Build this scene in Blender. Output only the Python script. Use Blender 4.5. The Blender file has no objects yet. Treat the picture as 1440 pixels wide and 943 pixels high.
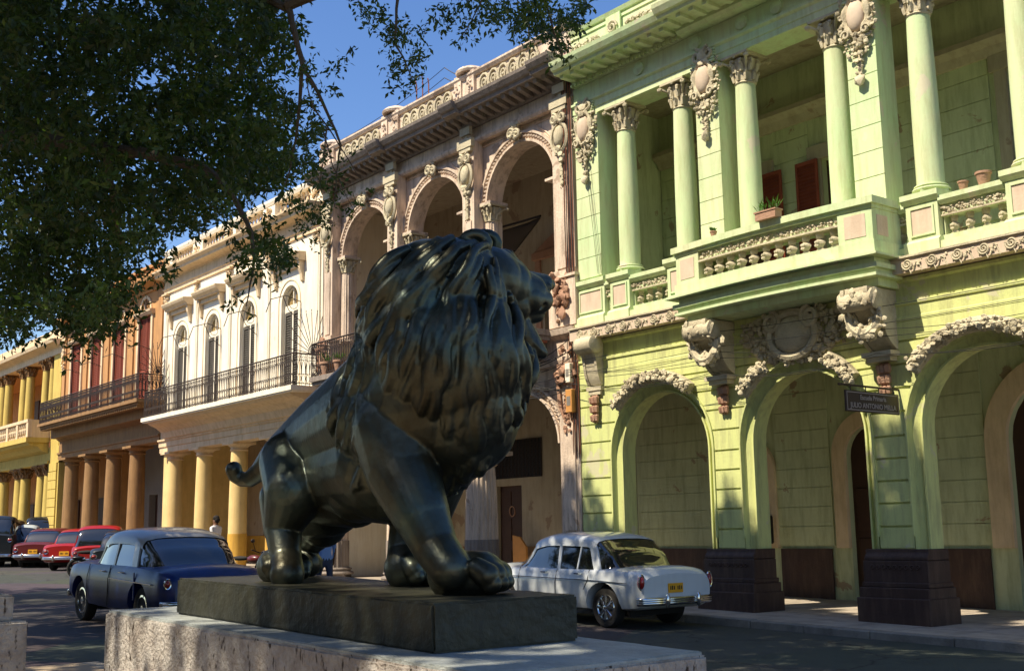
import bpy, bmesh, math, random
import numpy as np
from mathutils import Vector, Matrix
R_ = math.radians
random.seed(7); rng = np.random.default_rng(7)
scene = bpy.context.scene
C = bpy.data.collections.new('street'); scene.collection.children.link(C)
GS = .018
def gz(x): return -GS * (x + 14)                     # the street climbs gently to the left

# ------------------------------------------------------------ camera, sky, sun
F = 1640.5; YAW, PITCH, ROLL = -.8991288, .1662079, -.0166426
fw = np.array([math.sin(YAW)*math.cos(PITCH), math.cos(YAW)*math.cos(PITCH), math.sin(PITCH)])
rt0 = np.array([math.cos(YAW), -math.sin(YAW), 0.]); up0 = np.cross(rt0, fw)
rt = rt0*math.cos(ROLL) + up0*math.sin(ROLL); up = up0*math.cos(ROLL) - rt0*math.sin(ROLL)
cam = bpy.data.cameras.new('camera'); co = bpy.data.objects.new('camera', cam); C.objects.link(co)
M = Matrix(((rt[0], up[0], -fw[0], 0), (rt[1], up[1], -fw[1], 0), (rt[2], up[2], -fw[2], 1.6), (0, 0, 0, 1)))
co.matrix_world = M; cam.lens = F/1440*36; cam.sensor_width = 36; cam.clip_end = 2000; cam.clip_start = .05
scene.camera = co
SUN_EL, SUN_A = 53, 12                               # elevation, angle left of the street facades' normal
world = bpy.data.worlds.new('World'); scene.world = world; world.use_nodes = True
wn = world.node_tree; wn.nodes.clear()
sky = wn.nodes.new('ShaderNodeTexSky'); sky.sky_type = 'NISHITA'; sky.sun_disc = False
sky.sun_elevation = R_(SUN_EL); sky.sun_rotation = R_(180 + SUN_A); sky.air_density = 1.0; sky.dust_density = .6; sky.ozone_density = 1.2
bg = wn.nodes.new('ShaderNodeBackground'); bg.inputs[1].default_value = .112
wo = wn.nodes.new('ShaderNodeOutputWorld'); hs = wn.nodes.new('ShaderNodeHueSaturation'); hs.inputs['Saturation'].default_value = 1.25; hs.inputs['Hue'].default_value = .51; wn.links.new(sky.outputs[0], hs.inputs['Color']); wn.links.new(hs.outputs[0], bg.inputs[0]); wn.links.new(bg.outputs[0], wo.inputs[0])
sl = bpy.data.lights.new('sun', 'SUN'); sl.energy = 5.0; sl.angle = R_(.5); sl.color = (1, .88, .68)
so = bpy.data.objects.new('sun', sl); C.objects.link(so)
sd = Vector((-math.sin(R_(SUN_A))*math.cos(R_(SUN_EL)), -math.cos(R_(SUN_A))*math.cos(R_(SUN_EL)), math.sin(R_(SUN_EL))))
so.rotation_euler = sd.to_track_quat('Z', 'Y').to_euler()
scene.view_settings.view_transform = 'Standard'; scene.view_settings.look = 'None'
scene.view_settings.exposure = .75; scene.view_settings.gamma = 1
scene.render.engine = 'CYCLES'; scene.cycles.max_bounces = 7; scene.cycles.diffuse_bounces = 5

def P(px, py, c):                                    # a place given by its direction and its distance
    d = fw + rt*(px-720)/F - up*(py-471.5)/F
    return np.array([0, 0, 1.6]) + c*d

# ------------------------------------------------------------ materials
def mat(name, col, rough=.85, col2=None, scale=1.5, amt=.5, dirt=None, dirt_amt=.0, bump=.15, bscale=25, metal=0, streak=True, spec=.35, coat=0, peel=None, peel_lo=.63):
    m = bpy.data.materials.new(name); m.use_nodes = True; nt = m.node_tree; b = nt.nodes['Principled BSDF']
    N = nt.nodes.new; L = nt.links.new
    tc = N('ShaderNodeTexCoord')
    n1 = N('ShaderNodeTexNoise'); n1.inputs['Scale'].default_value = scale; n1.inputs['Detail'].default_value = 8; n1.inputs['Roughness'].default_value = .65
    L(tc.outputs['Object'], n1.inputs['Vector'])
    r1 = N('ShaderNodeValToRGB'); r1.color_ramp.elements[0].position = .38; r1.color_ramp.elements[1].position = .66
    L(n1.outputs['Fac'], r1.inputs['Fac'])
    mx = N('ShaderNodeMix'); mx.data_type = 'RGBA'
    c2 = col2 or tuple(v*.72 for v in col)
    mx.inputs['A'].default_value = (*col, 1); mx.inputs['B'].default_value = (*c2, 1)
    mu = N('ShaderNodeMath'); mu.operation = 'MULTIPLY'; mu.inputs[1].default_value = amt
    L(r1.outputs['Color'], mu.inputs[0]); L(mu.outputs[0], mx.inputs['Factor'])
    out = mx.outputs['Result']
    if dirt_amt:
        mp = N('ShaderNodeMapping'); mp.inputs['Scale'].default_value = (5, 5, .7) if streak else (1.6, 1.6, 1.6)
        L(tc.outputs['Object'], mp.inputs['Vector'])
        n2 = N('ShaderNodeTexNoise'); n2.inputs['Scale'].default_value = 1.3; n2.inputs['Detail'].default_value = 9; n2.inputs['Roughness'].default_value = .7
        L(mp.outputs[0], n2.inputs['Vector'])
        r2 = N('ShaderNodeValToRGB'); r2.color_ramp.elements[0].position = .46; r2.color_ramp.elements[1].position = .72
        L(n2.outputs['Fac'], r2.inputs['Fac'])
        m2 = N('ShaderNodeMath'); m2.operation = 'MULTIPLY'; m2.inputs[1].default_value = dirt_amt; L(r2.outputs['Color'], m2.inputs[0])
        mx2 = N('ShaderNodeMix'); mx2.data_type = 'RGBA'; mx2.inputs['B'].default_value = (*(dirt or (.12, .09, .06)), 1)
        L(m2.outputs[0], mx2.inputs['Factor']); L(out, mx2.inputs['A']); out = mx2.outputs['Result']
    if peel:
        n4 = N('ShaderNodeTexNoise'); n4.inputs['Scale'].default_value = 1.1; n4.inputs['Detail'].default_value = 12; n4.inputs['Roughness'].default_value = .62; n4.inputs['Distortion'].default_value = .4
        L(tc.outputs['Object'], n4.inputs['Vector']); r4 = N('ShaderNodeValToRGB'); r4.color_ramp.elements[0].position = peel_lo; r4.color_ramp.elements[1].position = peel_lo+.02; L(n4.outputs['Fac'], r4.inputs['Fac'])
        m4 = N('ShaderNodeMath'); m4.operation = 'MULTIPLY'; m4.inputs[1].default_value = .8; L(r4.outputs['Color'], m4.inputs[0])
        mx4 = N('ShaderNodeMix'); mx4.data_type = 'RGBA'; mx4.inputs['B'].default_value = (*peel, 1); L(m4.outputs[0], mx4.inputs['Factor']); L(out, mx4.inputs['A']); out = mx4.outputs['Result']
    L(out, b.inputs['Base Color'])
    b.inputs['Roughness'].default_value = rough; b.inputs['Metallic'].default_value = metal; b.inputs['Specular IOR Level'].default_value = spec
    b.inputs['Coat Weight'].default_value = coat
    if bump:
        n3 = N('ShaderNodeTexNoise'); n3.inputs['Scale'].default_value = bscale; n3.inputs['Detail'].default_value = 6
        L(tc.outputs['Object'], n3.inputs['Vector'])
        bp = N('ShaderNodeBump'); bp.inputs['Strength'].default_value = bump; bp.inputs['Distance'].default_value = .03
        L(n3.outputs['Fac'], bp.inputs['Height']); L(bp.outputs[0], b.inputs['Normal'])
    return m
MT = {}
def mk(k, *a, **kw): MT[k] = mat(k, *a, **kw); return MT[k]
mk('green_wall', (.56, .59, .24), peel=(.50, .47, .32), dirt=(.24, .23, .13), dirt_amt=.7, col2=(.48, .55, .22), scale=.9)
mk('green_pale', (.52, .66, .37), peel=(.62, .56, .42), dirt=(.36, .36, .18), dirt_amt=.6, col2=(.64, .60, .40), scale=.8, amt=.6)
mk('pink_panel', (.62, .50, .38), dirt=(.35, .22, .15), dirt_amt=.4, scale=3)
mk('stucco_ornament', (.56, .50, .35), dirt=(.16, .11, .07), dirt_amt=.6, scale=5, streak=False, bump=.5, bscale=35)
mk('terracotta', (.40, .24, .16), dirt=(.25, .1, .06), dirt_amt=.5, scale=6, streak=False, bump=.4)
mk('granite_dark', (.055, .028, .02), rough=.6, col2=(.03, .018, .015), scale=4, dirt=(.13, .08, .055), dirt_amt=.6, bump=.2)
mk('pink_stone', (.68, .55, .43), peel=(.34, .25, .18), peel_lo=.60, dirt=(.13, .09, .065), dirt_amt=.75, col2=(.46, .36, .29), scale=1.2, bump=.35)
mk('grey_stone', (.26, .22, .19), dirt=(.07, .055, .045), dirt_amt=.7, scale=2, bump=.4)
mk('cream_wall', (.80, .75, .63), peel=(.6, .5, .38), peel_lo=.66, dirt=(.45, .36, .22), dirt_amt=.35, col2=(.74, .64, .46), scale=1)
mk('cream_trim', (.72, .56, .36), dirt=(.35, .22, .1), dirt_amt=.5, scale=2)
mk('cream_column', (.74, .55, .24), dirt=(.45, .3, .1), dirt_amt=.4, scale=2)
mk('ochre', (.62, .36, .06), dirt=(.3, .16, .04), dirt_amt=.5, scale=3)
mk('brown_stone', (.30, .17, .07), dirt=(.09, .055, .03), dirt_amt=.6, scale=3, bump=.4)
mk('red_wall', (.50, .26, .10), dirt=(.18, .09, .05), dirt_amt=.5, scale=2)
mk('red_shutter', (.25, .055, .03), dirt=(.12, .03, .02), dirt_amt=.4, scale=5)
mk('grey_shutter', (.10, .09, .075), scale=5, dirt=(.05, .04, .03), dirt_amt=.4)
mk('yellow_wall', (.58, .43, .11), dirt=(.3, .2, .05), dirt_amt=.5, scale=2)
mk('interior_green', (.54, .59, .36), peel=(.3, .2, .13), peel_lo=.62, dirt=(.18, .19, .08), dirt_amt=.5, scale=1)
mk('interior_cream', (.42, .36, .26), peel=(.24, .17, .12), peel_lo=.6, dirt=(.18, .14, .09), dirt_amt=.5, scale=1)
mk('interior_grey', (.2, .19, .19), scale=1)
mk('dark_wood', (.06, .028, .018), rough=.6, scale=6)
mk('light_wood', (.55, .26, .07), rough=.6, scale=6)
mk('black', (.012, .012, .012), rough=.6, bump=0)
mk('iron', (.035, .022, .018), rough=.6, scale=10, bump=0)
mk('rust_iron', (.24, .08, .04), rough=.8, scale=10, bump=0)
mk('asphalt', (.062, .060, .060), rough=.85, col2=(.085, .08, .075), scale=1.1, dirt=(.03, .03, .03), dirt_amt=.5, streak=False, bump=.5, bscale=60)
mk('pavement', (.42, .36, .29), dirt=(.12, .10, .08), dirt_amt=.6, streak=False, scale=2, bump=.3)
mk('kerb', (.26, .24, .21), dirt=(.09, .08, .07), dirt_amt=.7, streak=False, scale=3, bump=.4)
mk('terrazzo', (.36, .28, .19), dirt=(.2, .15, .1), dirt_amt=.4, streak=False, scale=3, bump=.1)
mk('marble_rough', (.47, .44, .40), rough=.9, col2=(.27, .23, .20), scale=11, amt=.75, dirt=(.12, .09, .07), dirt_amt=.6, streak=False, bump=.8, bscale=38)
mk('marble_top', (.38, .41, .40), rough=.55, col2=(.22, .25, .25), scale=9, amt=.6, dirt=(.14, .14, .13), dirt_amt=.6, streak=False, bump=.4, bscale=50)
mk('bronze_base', (.034, .034, .024), rough=.5, col2=(.02, .022, .017), scale=4, dirt=(.06, .06, .035), dirt_amt=.6, metal=.25, bump=.5, bscale=14)
mk('bark', (.09, .07, .05), scale=6, bump=.8, bscale=18)
mk('car_white', (.62, .66, .68), rough=.25, scale=2, amt=.08, dirt=(.4, .37, .33), dirt_amt=.15, bump=0, coat=.6)
mk('car_blue', (.005, .024, .15), rough=.35, scale=.8, col2=(.004, .008, .02), amt=.95, bump=0, coat=.15)
mk('car_black', (.012, .016, .02), rough=.3, scale=2, bump=0, coat=.5)
mk('car_grey', (.30, .29, .26), rough=.33, scale=2, amt=.3, bump=0, coat=.5)
mk('car_red', (.30, .012, .01), rough=.3, bump=0, coat=.4)
mk('car_maroon', (.10, .012, .012), rough=.35, bump=0, coat=.4)
mk('car_silver', (.45, .5, .5), rough=.3, bump=0, coat=.4)
mk('rubber', (.018, .017, .016), rough=.85, bump=0)
mk('chrome', (.72, .72, .7), rough=.12, metal=1, bump=0, amt=.1)
mk('plate_yellow', (.75, .36, .02), rough=.5, bump=0, amt=.1)
mk('lamp_red', (.25, .01, .008), rough=.2, bump=0, coat=1)
mk('sign_dark', (.035, .018, .016), rough=.5, bump=0)
mk('sign_grey', (.30, .26, .25), rough=.6, bump=0)
mk('skin', (.16, .075, .04), rough=.5, bump=0); mk('hair', (.012, .009, .008), bump=0)
mk('shirt_white', (.6, .6, .62), bump=0); mk('shirt_blue', (.22, .34, .62), bump=0); mk('trousers', (.05, .06, .1), bump=0)
mk('water_stain', (.2, .17, .13))
def glassmat(k, col, rough=.05):
    m = mk(k, col, rough=rough, bump=0, amt=.2, spec=.8, coat=1); return m
glassmat('car_glass', (.012, .014, .014)); glassmat('pane', (.05, .055, .055)); glassmat('pane_amber', (.30, .20, .06), .3)
def bronze():
    m = mat('bronze', (.088, .095, .075), rough=.38, col2=(.05, .043, .028), scale=3.2, amt=.9, metal=.85, bump=.14, bscale=14, dirt=(.05, .10, .10), dirt_amt=.6, streak=False)
    MT['bronze'] = m
bronze()
def leafmat(k, c1, c2):
    m = bpy.data.materials.new(k); m.use_nodes = True; nt = m.node_tree; b = nt.nodes['Principled BSDF']
    oi = nt.nodes.new('ShaderNodeTexNoise'); oi.inputs['Scale'].default_value = 2.5; tc = nt.nodes.new('ShaderNodeTexCoord'); nt.links.new(tc.outputs['Object'], oi.inputs['Vector'])
    cr = nt.nodes.new('ShaderNodeValToRGB'); cr.color_ramp.elements[0].color = (*c1, 1); cr.color_ramp.elements[1].color = (*c2, 1)
    cr.color_ramp.elements[0].position = .42; cr.color_ramp.elements[1].position = .68
    nt.links.new(oi.outputs['Fac'], cr.inputs['Fac']); nt.links.new(cr.outputs[0], b.inputs['Base Color'])
    b.inputs['Roughness'].default_value = .45; b.inputs['Specular IOR Level'].default_value = .4
    tr = nt.nodes.new('ShaderNodeBsdfTranslucent'); tr.inputs[0].default_value = (c2[0]*1.6, c2[1]*1.8, c2[2], 1)
    ms = nt.nodes.new('ShaderNodeMixShader'); ms.inputs[0].default_value = .28
    out = nt.nodes['Material Output']; nt.links.new(b.outputs[0], ms.inputs[1]); nt.links.new(tr.outputs[0], ms.inputs[2]); nt.links.new(ms.outputs[0], out.inputs[0])
    MT[k] = m
leafmat('leaf', (.012, .022, .006), (.065, .11, .020)); leafmat('pot_leaf', (.05, .12, .02), (.09, .2, .03))  # leaf's brighter noise patches paint sunlit foliage into its colour

def cracks(k, scale, lo, col):
    nt = MT[k].node_tree; b = nt.nodes['Principled BSDF']; old = b.inputs['Base Color'].links[0].from_socket; N = nt.nodes.new; L = nt.links.new
    tc = N('ShaderNodeTexCoord'); nz = N('ShaderNodeTexNoise'); nz.inputs['Scale'].default_value = 2.2; nz.inputs['Detail'].default_value = 6; L(tc.outputs['Object'], nz.inputs['Vector'])
    ad = N('ShaderNodeVectorMath'); ad.operation = 'MULTIPLY_ADD'; ad.inputs[1].default_value = (.9, .9, .9); L(nz.outputs['Color'], ad.inputs[0]); L(tc.outputs['Object'], ad.inputs[2])
    vo = N('ShaderNodeTexVoronoi'); vo.feature = 'DISTANCE_TO_EDGE'; vo.inputs['Scale'].default_value = scale; L(ad.outputs[0], vo.inputs['Vector'])
    r = N('ShaderNodeValToRGB'); r.color_ramp.elements[0].color = (1, 1, 1, 1); r.color_ramp.elements[1].color = (0, 0, 0, 1); r.color_ramp.elements[0].position = lo*.4; r.color_ramp.elements[1].position = lo; L(vo.outputs['Distance'], r.inputs[0])
    v2 = N('ShaderNodeTexVoronoi'); v2.inputs['Scale'].default_value = .28; L(tc.outputs['Object'], v2.inputs['Vector'])
    m1 = N('ShaderNodeMix'); m1.data_type = 'RGBA'; m1.blend_type = 'MULTIPLY'; m1.inputs['Factor'].default_value = .35; L(old, m1.inputs['A']); L(v2.outputs['Color'], m1.inputs['B'])
    mx = N('ShaderNodeMix'); mx.data_type = 'RGBA'; mx.inputs['B'].default_value = (*col, 1); L(r.outputs[0], mx.inputs['Factor']); L(m1.outputs['Result'], mx.inputs['A']); L(mx.outputs['Result'], b.inputs['Base Color'])
cracks('asphalt', .35, .012, (.02, .02, .02))
# ------------------------------------------------------------ mesh helpers
ico = {}
def ico_arr(s):
    if s not in ico:
        bm = bmesh.new(); bmesh.ops.create_icosphere(bm, subdivisions=s, radius=1)
        bm.verts.ensure_lookup_table()
        ico[s] = (np.array([v.co[:] for v in bm.verts]), [tuple(v.index for v in f.verts) for f in bm.faces]); bm.free()
    return ico[s]
class MB:
    def __init__(s): s.v = []; s.f = []
    def add(s, vs, fs):
        o = len(s.v); s.v.extend(tuple(float(c) for c in v) for v in vs); s.f.extend(tuple(i+o for i in f) for f in fs); return s
    def box(s, x0, x1, y0, y1, z0, z1):
        if x0 > x1: x0, x1 = x1, x0
        if y0 > y1: y0, y1 = y1, y0
        return s.add([(x0,y0,z0),(x1,y0,z0),(x1,y1,z0),(x0,y1,z0),(x0,y0,z1),(x1,y0,z1),(x1,y1,z1),(x0,y1,z1)],
              [(0,3,2,1),(4,5,6,7),(0,1,5,4),(1,2,6,5),(2,3,7,6),(3,0,4,7)])
    def xz(s, poly, y0, y1):                          # outline in x,z pushed back from y0 to y1
        n = len(poly)
        return s.add([(x,y0,z) for x,z in poly]+[(x,y1,z) for x,z in poly],
              [tuple(range(n)), tuple(range(2*n-1, n-1, -1))]+[((i+1)%n, i, i+n, (i+1)%n+n) for i in range(n)])
    def yz(s, prof, x0, x1, m0=0, m1=0):              # moulding profile in y,z run along x; m0/m1 = mitre at the ends
        n = len(prof); yb = max(p[0] for p in prof)
        return s.add([(x0+(yb-y)*m0, y, z) for y,z in prof]+[(x1-(yb-y)*m1, y, z) for y,z in prof],
              [tuple(range(n)), tuple(range(2*n-1, n-1, -1))]+[((i+1)%n, i, i+n, (i+1)%n+n) for i in range(n)])
    def lathe(s, prof, x, y, z=0, n=20, flutes=0, depth=0, sq=False):
        a = n if not flutes else flutes*4; vs = []; fs = []
        for r, h in prof:
            for k in range(a):
                t = 2*math.pi*k/a; rr = r
                if flutes and (k % 4) in (1, 2, 3): rr = r*(1-depth*(1 if k % 4 == 2 else .7))
                if sq: t2 = t+math.pi/4; rr = r/max(abs(math.cos(t)), abs(math.sin(t))); 
                vs.append((x+rr*math.cos(t), y+rr*math.sin(t), z+h))
        m = len(prof)
        for i in range(m-1):
            for k in range(a): fs.append((i*a+k, i*a+(k+1)%a, (i+1)*a+(k+1)%a, (i+1)*a+k))
        fs.append(tuple(range(a-1, -1, -1))); fs.append(tuple(range((m-1)*a, m*a)))
        return s.add(vs, fs)
    def tube(s, pts, r, n=6, cap=True):
        pts = [np.array(p, float) for p in pts]; m = len(pts)
        rs = r if hasattr(r, '__len__') else [r]*m; vs = []; fs = []
        u = None
        for i, p in enumerate(pts):
            t = pts[min(i+1, m-1)]-pts[max(i-1, 0)]; t = t/(np.linalg.norm(t)+1e-9)
            if u is None: u = np.cross(t, (0, 0, 1) if abs(t[2]) < .9 else (1, 0, 0))
            u = u-t*np.dot(u, t); u /= np.linalg.norm(u)+1e-9; w = np.cross(t, u)
            for k in range(n):
                a = 2*math.pi*k/n; vs.append(p+rs[i]*(math.cos(a)*u+math.sin(a)*w))
        for i in range(m-1):
            for k in range(n): fs.append((i*n+k, i*n+(k+1)%n, (i+1)*n+(k+1)%n, (i+1)*n+k))
        if cap: fs.append(tuple(range(n-1, -1, -1))); fs.append(tuple(range((m-1)*n, m*n)))
        return s.add(vs, fs)
    def ball(s, c, r, sub=1, jit=0, rot=None):
        v, f = ico_arr(sub); r = np.array(r if hasattr(r, '__len__') else (r, r, r))
        w = v*r
        if jit: w = w*(1+jit*(rng.random((len(v), 1))-.5))
        if rot is not None: w = w @ np.array(rot).T
        return s.add(w+np.array(c), f)
    def build(s, name, m, parent=None, smooth=False, label=None, cat=None, group=None, kind=None, bevel=0):
        me = bpy.data.meshes.new(name); me.from_pydata(s.v, [], s.f); me.update()
        bm = bmesh.new(); bm.from_mesh(me); bmesh.ops.recalc_face_normals(bm, faces=bm.faces)
        if bevel: bmesh.ops.bevel(bm, geom=[e for e in bm.edges if len(e.link_faces) == 2 and e.calc_face_angle(0) > .6], offset=bevel, segments=1, affect='EDGES')
        bm.to_mesh(me); bm.free()
        me.materials.append(MT[m] if isinstance(m, str) else m)
        o = bpy.data.objects.new(name, me); C.objects.link(o)
        if smooth:
            me.shade_smooth()
            if smooth != 'all': me.set_sharp_from_angle(angle=R_(38))
        if parent: o.parent = parent; o.matrix_parent_inverse = parent.matrix_basis.inverted()
        tag(o, label, cat, group, kind)
        return o
def tag(o, label=None, cat=None, group=None, kind=None):
    for k, v in (('label', label), ('category', cat), ('group', group), ('kind', kind)):
        if v: o[k] = v
    return o
def empty(name, loc, label, cat, group=None, rz=0):
    o = bpy.data.objects.new(name, None); C.objects.link(o); o.location = loc; o.rotation_euler.z = rz; o.empty_display_size = .2
    tag(o, label, cat, group); return o
def box(name, m, parent, *a, **k): return MB().box(*a).build(name, m, parent, **k)
def arc(cx, cz, r, a0, a1, n=16, ry=None): return [(cx+r*math.cos(R_(a0+(a1-a0)*i/n)), cz+(ry or r)*math.sin(R_(a0+(a1-a0)*i/n))) for i in range(n+1)]
def spiral(cx, cz, r, y, turns=1.6, a0=0, sgn=1, n=26): 
    return [(cx+sgn*r*(1-.8*i/n)*math.cos(a0+turns*2*math.pi*i/n), y, cz+r*(1-.8*i/n)*math.sin(a0+turns*2*math.pi*i/n)) for i in range(n+1)]
# ------------------------------------------------------------ facade helpers
W = 16.7                                              # distance of the facades from the camera's line
def arcade(mb, x0, x1, z0, z1, arches, y0, y1):
    poly = [(x0, z1), (x0, z0)]
    for a in sorted(arches):
        cx, r, zs = a[:3]; ry = a[3] if len(a) > 3 else r; zb = a[4] if len(a) > 4 else z0
        poly += [(cx-r, z0)] + [(x, z) for x, z in arc(cx, zs, r, 180, 0, 22, ry)] + [(cx+r, z0)]
    poly += [(x1, z0), (x1, z1)]
    return mb.xz(poly, y0, y1)
def wall_holes(mb, x0, x1, z0, z1, holes, y0, y1):    # holes: (xa, xb, za, zb, arched)
    xs = sorted(holes); cur = x0
    for xa, xb, za, zb, ar in xs:
        mb.box(cur, xa, y0, y1, z0, z1)
        if za > z0: mb.box(xa, xb, y0, y1, z0, za)
        if ar:
            r = (xb-xa)/2; mb.xz([(xa, z1), (xa, zb-r)]+arc((xa+xb)/2, zb-r, r, 180, 0, 12)[1:-1]+[(xb, zb-r), (xb, z1)], y0, y1)
        elif zb < z1: mb.box(xa, xb, y0, y1, zb, z1)
        cur = xb
    mb.box(cur, x1, y0, y1, z0, z1)
def ring(mb, cx, zs, ri, ro, y0, y1, z0=None, n=24, a0=180, a1=0, rys=None):
    o = arc(cx, zs, ro, a0, a1, n, (rys or (None, None))[1]); i = arc(cx, zs, ri, a1, a0, n, (rys or (None, None))[0])
    if z0 is not None: o = [(cx-ro, z0)]+o+[(cx+ro, z0)]; i = [(cx+ri, z0)]+i+[(cx-ri, z0)]
    mb.xz(o+i, y0, y1)
def leaves_cap(mb, x, y, z0, z1, r, rich=True):       # leafy capital: bell, two rows of leaves, volutes, abacus
    h = z1-z0; mb.lathe([(r*1.02, 0), (r*1.1, h*.04), (r*.98, h*.08), (r*.98, h*.5), (r*1.25, h*.85)], x, y, z0, 16)
    for row, (zz, nn, s) in enumerate(((.12, 8, 1.0), (.42, 8, 1.12))):
        for k in range(nn):
            a = 2*math.pi*(k+row*.5)/nn; ca, sa = math.cos(a), math.sin(a)
            p = [(x+ca*r*q*s, y+sa*r*q*s, z0+h*(zz+dz)) for q, dz in ((1.0, 0), (1.08, .15), (1.16, .27), (1.36, .30), (1.38, .22))]
            mb.tube(p, [r*.2, r*.24, r*.22, r*.16, r*.08], 5)
    for sx in (-1, 1):
        for sy in (-1, 1):
            d = r*1.75; c = (x+sx*d*.93, y+sy*d*.93, z0+h*.80)
            mb.tube([(x+sx*r*.7, y+sy*r*.7, z0+h*.5), (x+sx*r, y+sy*r, z0+h*.72), (x+sx*d*.95, y+sy*d*.95, z0+h*.86)], [r*.12, r*.16, r*.14], 5)
            mb.ball(c, (r*.3, r*.3, r*.3), 1)
            if rich: mb.ball((x+sx*r*.5, y+sy*r*1.25, z0+h*.8), (r*.26, r*.2, r*.2), 1, .3); mb.ball((x+sx*r*1.25, y+sy*r*.5, z0+h*.8), (r*.2, r*.26, r*.2), 1, .3)
    mb.box(x-r*1.62, x+r*1.62, y-r*1.62, y+r*1.62, z1-h*.08, z1)
    for sy in (-1, 1): mb.ball((x, y+sy*r*1.5, z1-h*.07), (r*.3, r*.15, r*.2), 1, .4)
def column(parent, x, y, z0, z1, r, m, cap='leafy', capm=None, caph=.5, flutes=0, base=.16, low=None, plinth=None, seg=24):
    sh = z1-z0; zc = z1-caph
    prof = [(r*(1-.14*max(0, (t-.3)/.7)**1.6), base+(zc-z0-base)*t) for t in [i/10 for i in range(11)]]
    sname = MB().lathe(prof, x, y, z0, seg, flutes, .09).build('column', m, parent, smooth=True)
    b = MB(); b.lathe([(r*1.38, 0), (r*1.38, base*.35)], x, y, z0, 4, sq=True)
    b.lathe([(r*1.34, base*.35), (r*1.38, base*.45), (r*1.34, base*.58), (r*1.16, base*.66), (r*1.14, base*.76), (r*1.24, base*.82), (r*1.22, base*.93), (r*1.0, base)], x, y, z0, seg)
    b.build('column_base', plinth or m, sname, smooth=True)
    c = MB()
    if cap == 'leafy': leaves_cap(c, x, y, zc, z1, r*.88)
    else:
        c.lathe([(r*.9, 0), (r*1.02, caph*.12), (r*.92, caph*.2), (r*.92, caph*.42), (r*1.25, caph*.66), (r*1.28, caph*.72)], x, y, zc, seg)
        c.box(x-r*1.38, x+r*1.38, y-r*1.38, y+r*1.38, z1-caph*.28, z1)
    c.build('capital', capm or m, sname, smooth=True)
    if low: MB().lathe([(r*1.04, 0), (r*1.04, low-z0)], x, y, z0+base*.9, seg, flutes, .05).build('column_dado', plinth if plinth and plinth != m else 'ochre', sname, smooth=True)
    return sname
def baluster(parent, x, y, z0, h, w, m='stucco_ornament'):
    p = [(.72, 0), (.72, .14), (.42, .2), (.5, .24), (.92, .42), (.95, .52), (.7, .62), (.45, .66), (.62, .7), (.78, .8), (.78, 1)]
    b = MB().lathe([(w/2*a, h*t) for a, t in p], x, y, z0, 4, sq=True)
    for dz in (.3, .48): b.ball((x, y-w*.42, z0+h*dz), (w*.2, w*.12, h*.09), 1, .3)
    return b.build('baluster', m, parent)
def cluster(mb, pts, r, n=3, jit=.5, flat=.7):
    for p in pts:
        for _ in range(2*n):
            q = (rng.random(3)-.5)*2.1*r; s = r*(.28+.42*rng.random())
            mb.ball((p[0]+q[0], p[1]+q[1]*.5, p[2]+q[2]), (s, s*flat, s*(.7+.5*rng.random())), 1, jit)
def garland(mb, pts, r, step=.5, n=2):
    pts = [np.array(p, float) for p in pts]
    for a, b in zip(pts[:-1], pts[1:]):
        k = max(1, int(np.linalg.norm(b-a)/(r*step*2)))
        cluster(mb, [a+(b-a)*i/k for i in range(k)], r, n)
def cartouche(parent, x, y, zt, h, w, m='stucco_ornament', mm='pink_panel', small=False):
    mb = MB()
    zc = zt-h*.34
    for s in (-1, 1):
        mb.tube(spiral(x+s*w*.22, zt-h*.08, w*.22, y-.05, 1.3, math.pi/2, s), w*.055, 6)
        mb.tube([(x+s*w*.34*math.sin(t), y-.04, zc+h*.19*math.cos(t)) for t in np.linspace(.1, 3.0, 12)], [w*.09+w*.04*math.sin(i*1.7) for i in range(12)], 6)
        garland(mb, [(x+s*w*.42, y-.02, zt-h*.18), (x+s*w*.46, y-.03, zt-h*.42), (x+s*w*.3, y-.03, zt-h*.6), (x+s*w*.14, y-.04, zt-h*.72)], w*.12)
        mb.tube(spiral(x+s*w*.3, zt-h*.5, w*.14, y-.1, 1.2, 0, s), w*.04, 5)
    mb.ball((x, y-.06, zt-h*.1), (w*.22, .08, h*.07), 1, .5); mb.ball((x, y-.08, zt-h*.18), (w*.12, .08, h*.05), 1, .4)
    cluster(mb, [(x, y-.05, zt-h*q) for q in (.55, .6, .66, .72)], w*.14, 3); cluster(mb, [(x, y-.05, zt-h*q) for q in (.78, .84, .89)], w*.08, 3)
    mb.ball((x, y-.06, zt-h*.94), (w*.16, .08, h*.055), 1, .5)
    mb.box(x-w*.05, x+w*.05, y-.04, y+.02, zt-h*.98, zt-h*.05); o = mb.build('cartouche', m, parent, smooth=True)
    MB().ball((x, y-.05, zc), (w*.27, .11, h*.15), 3).build('shield', mm, o, smooth='all')
    return o
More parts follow.
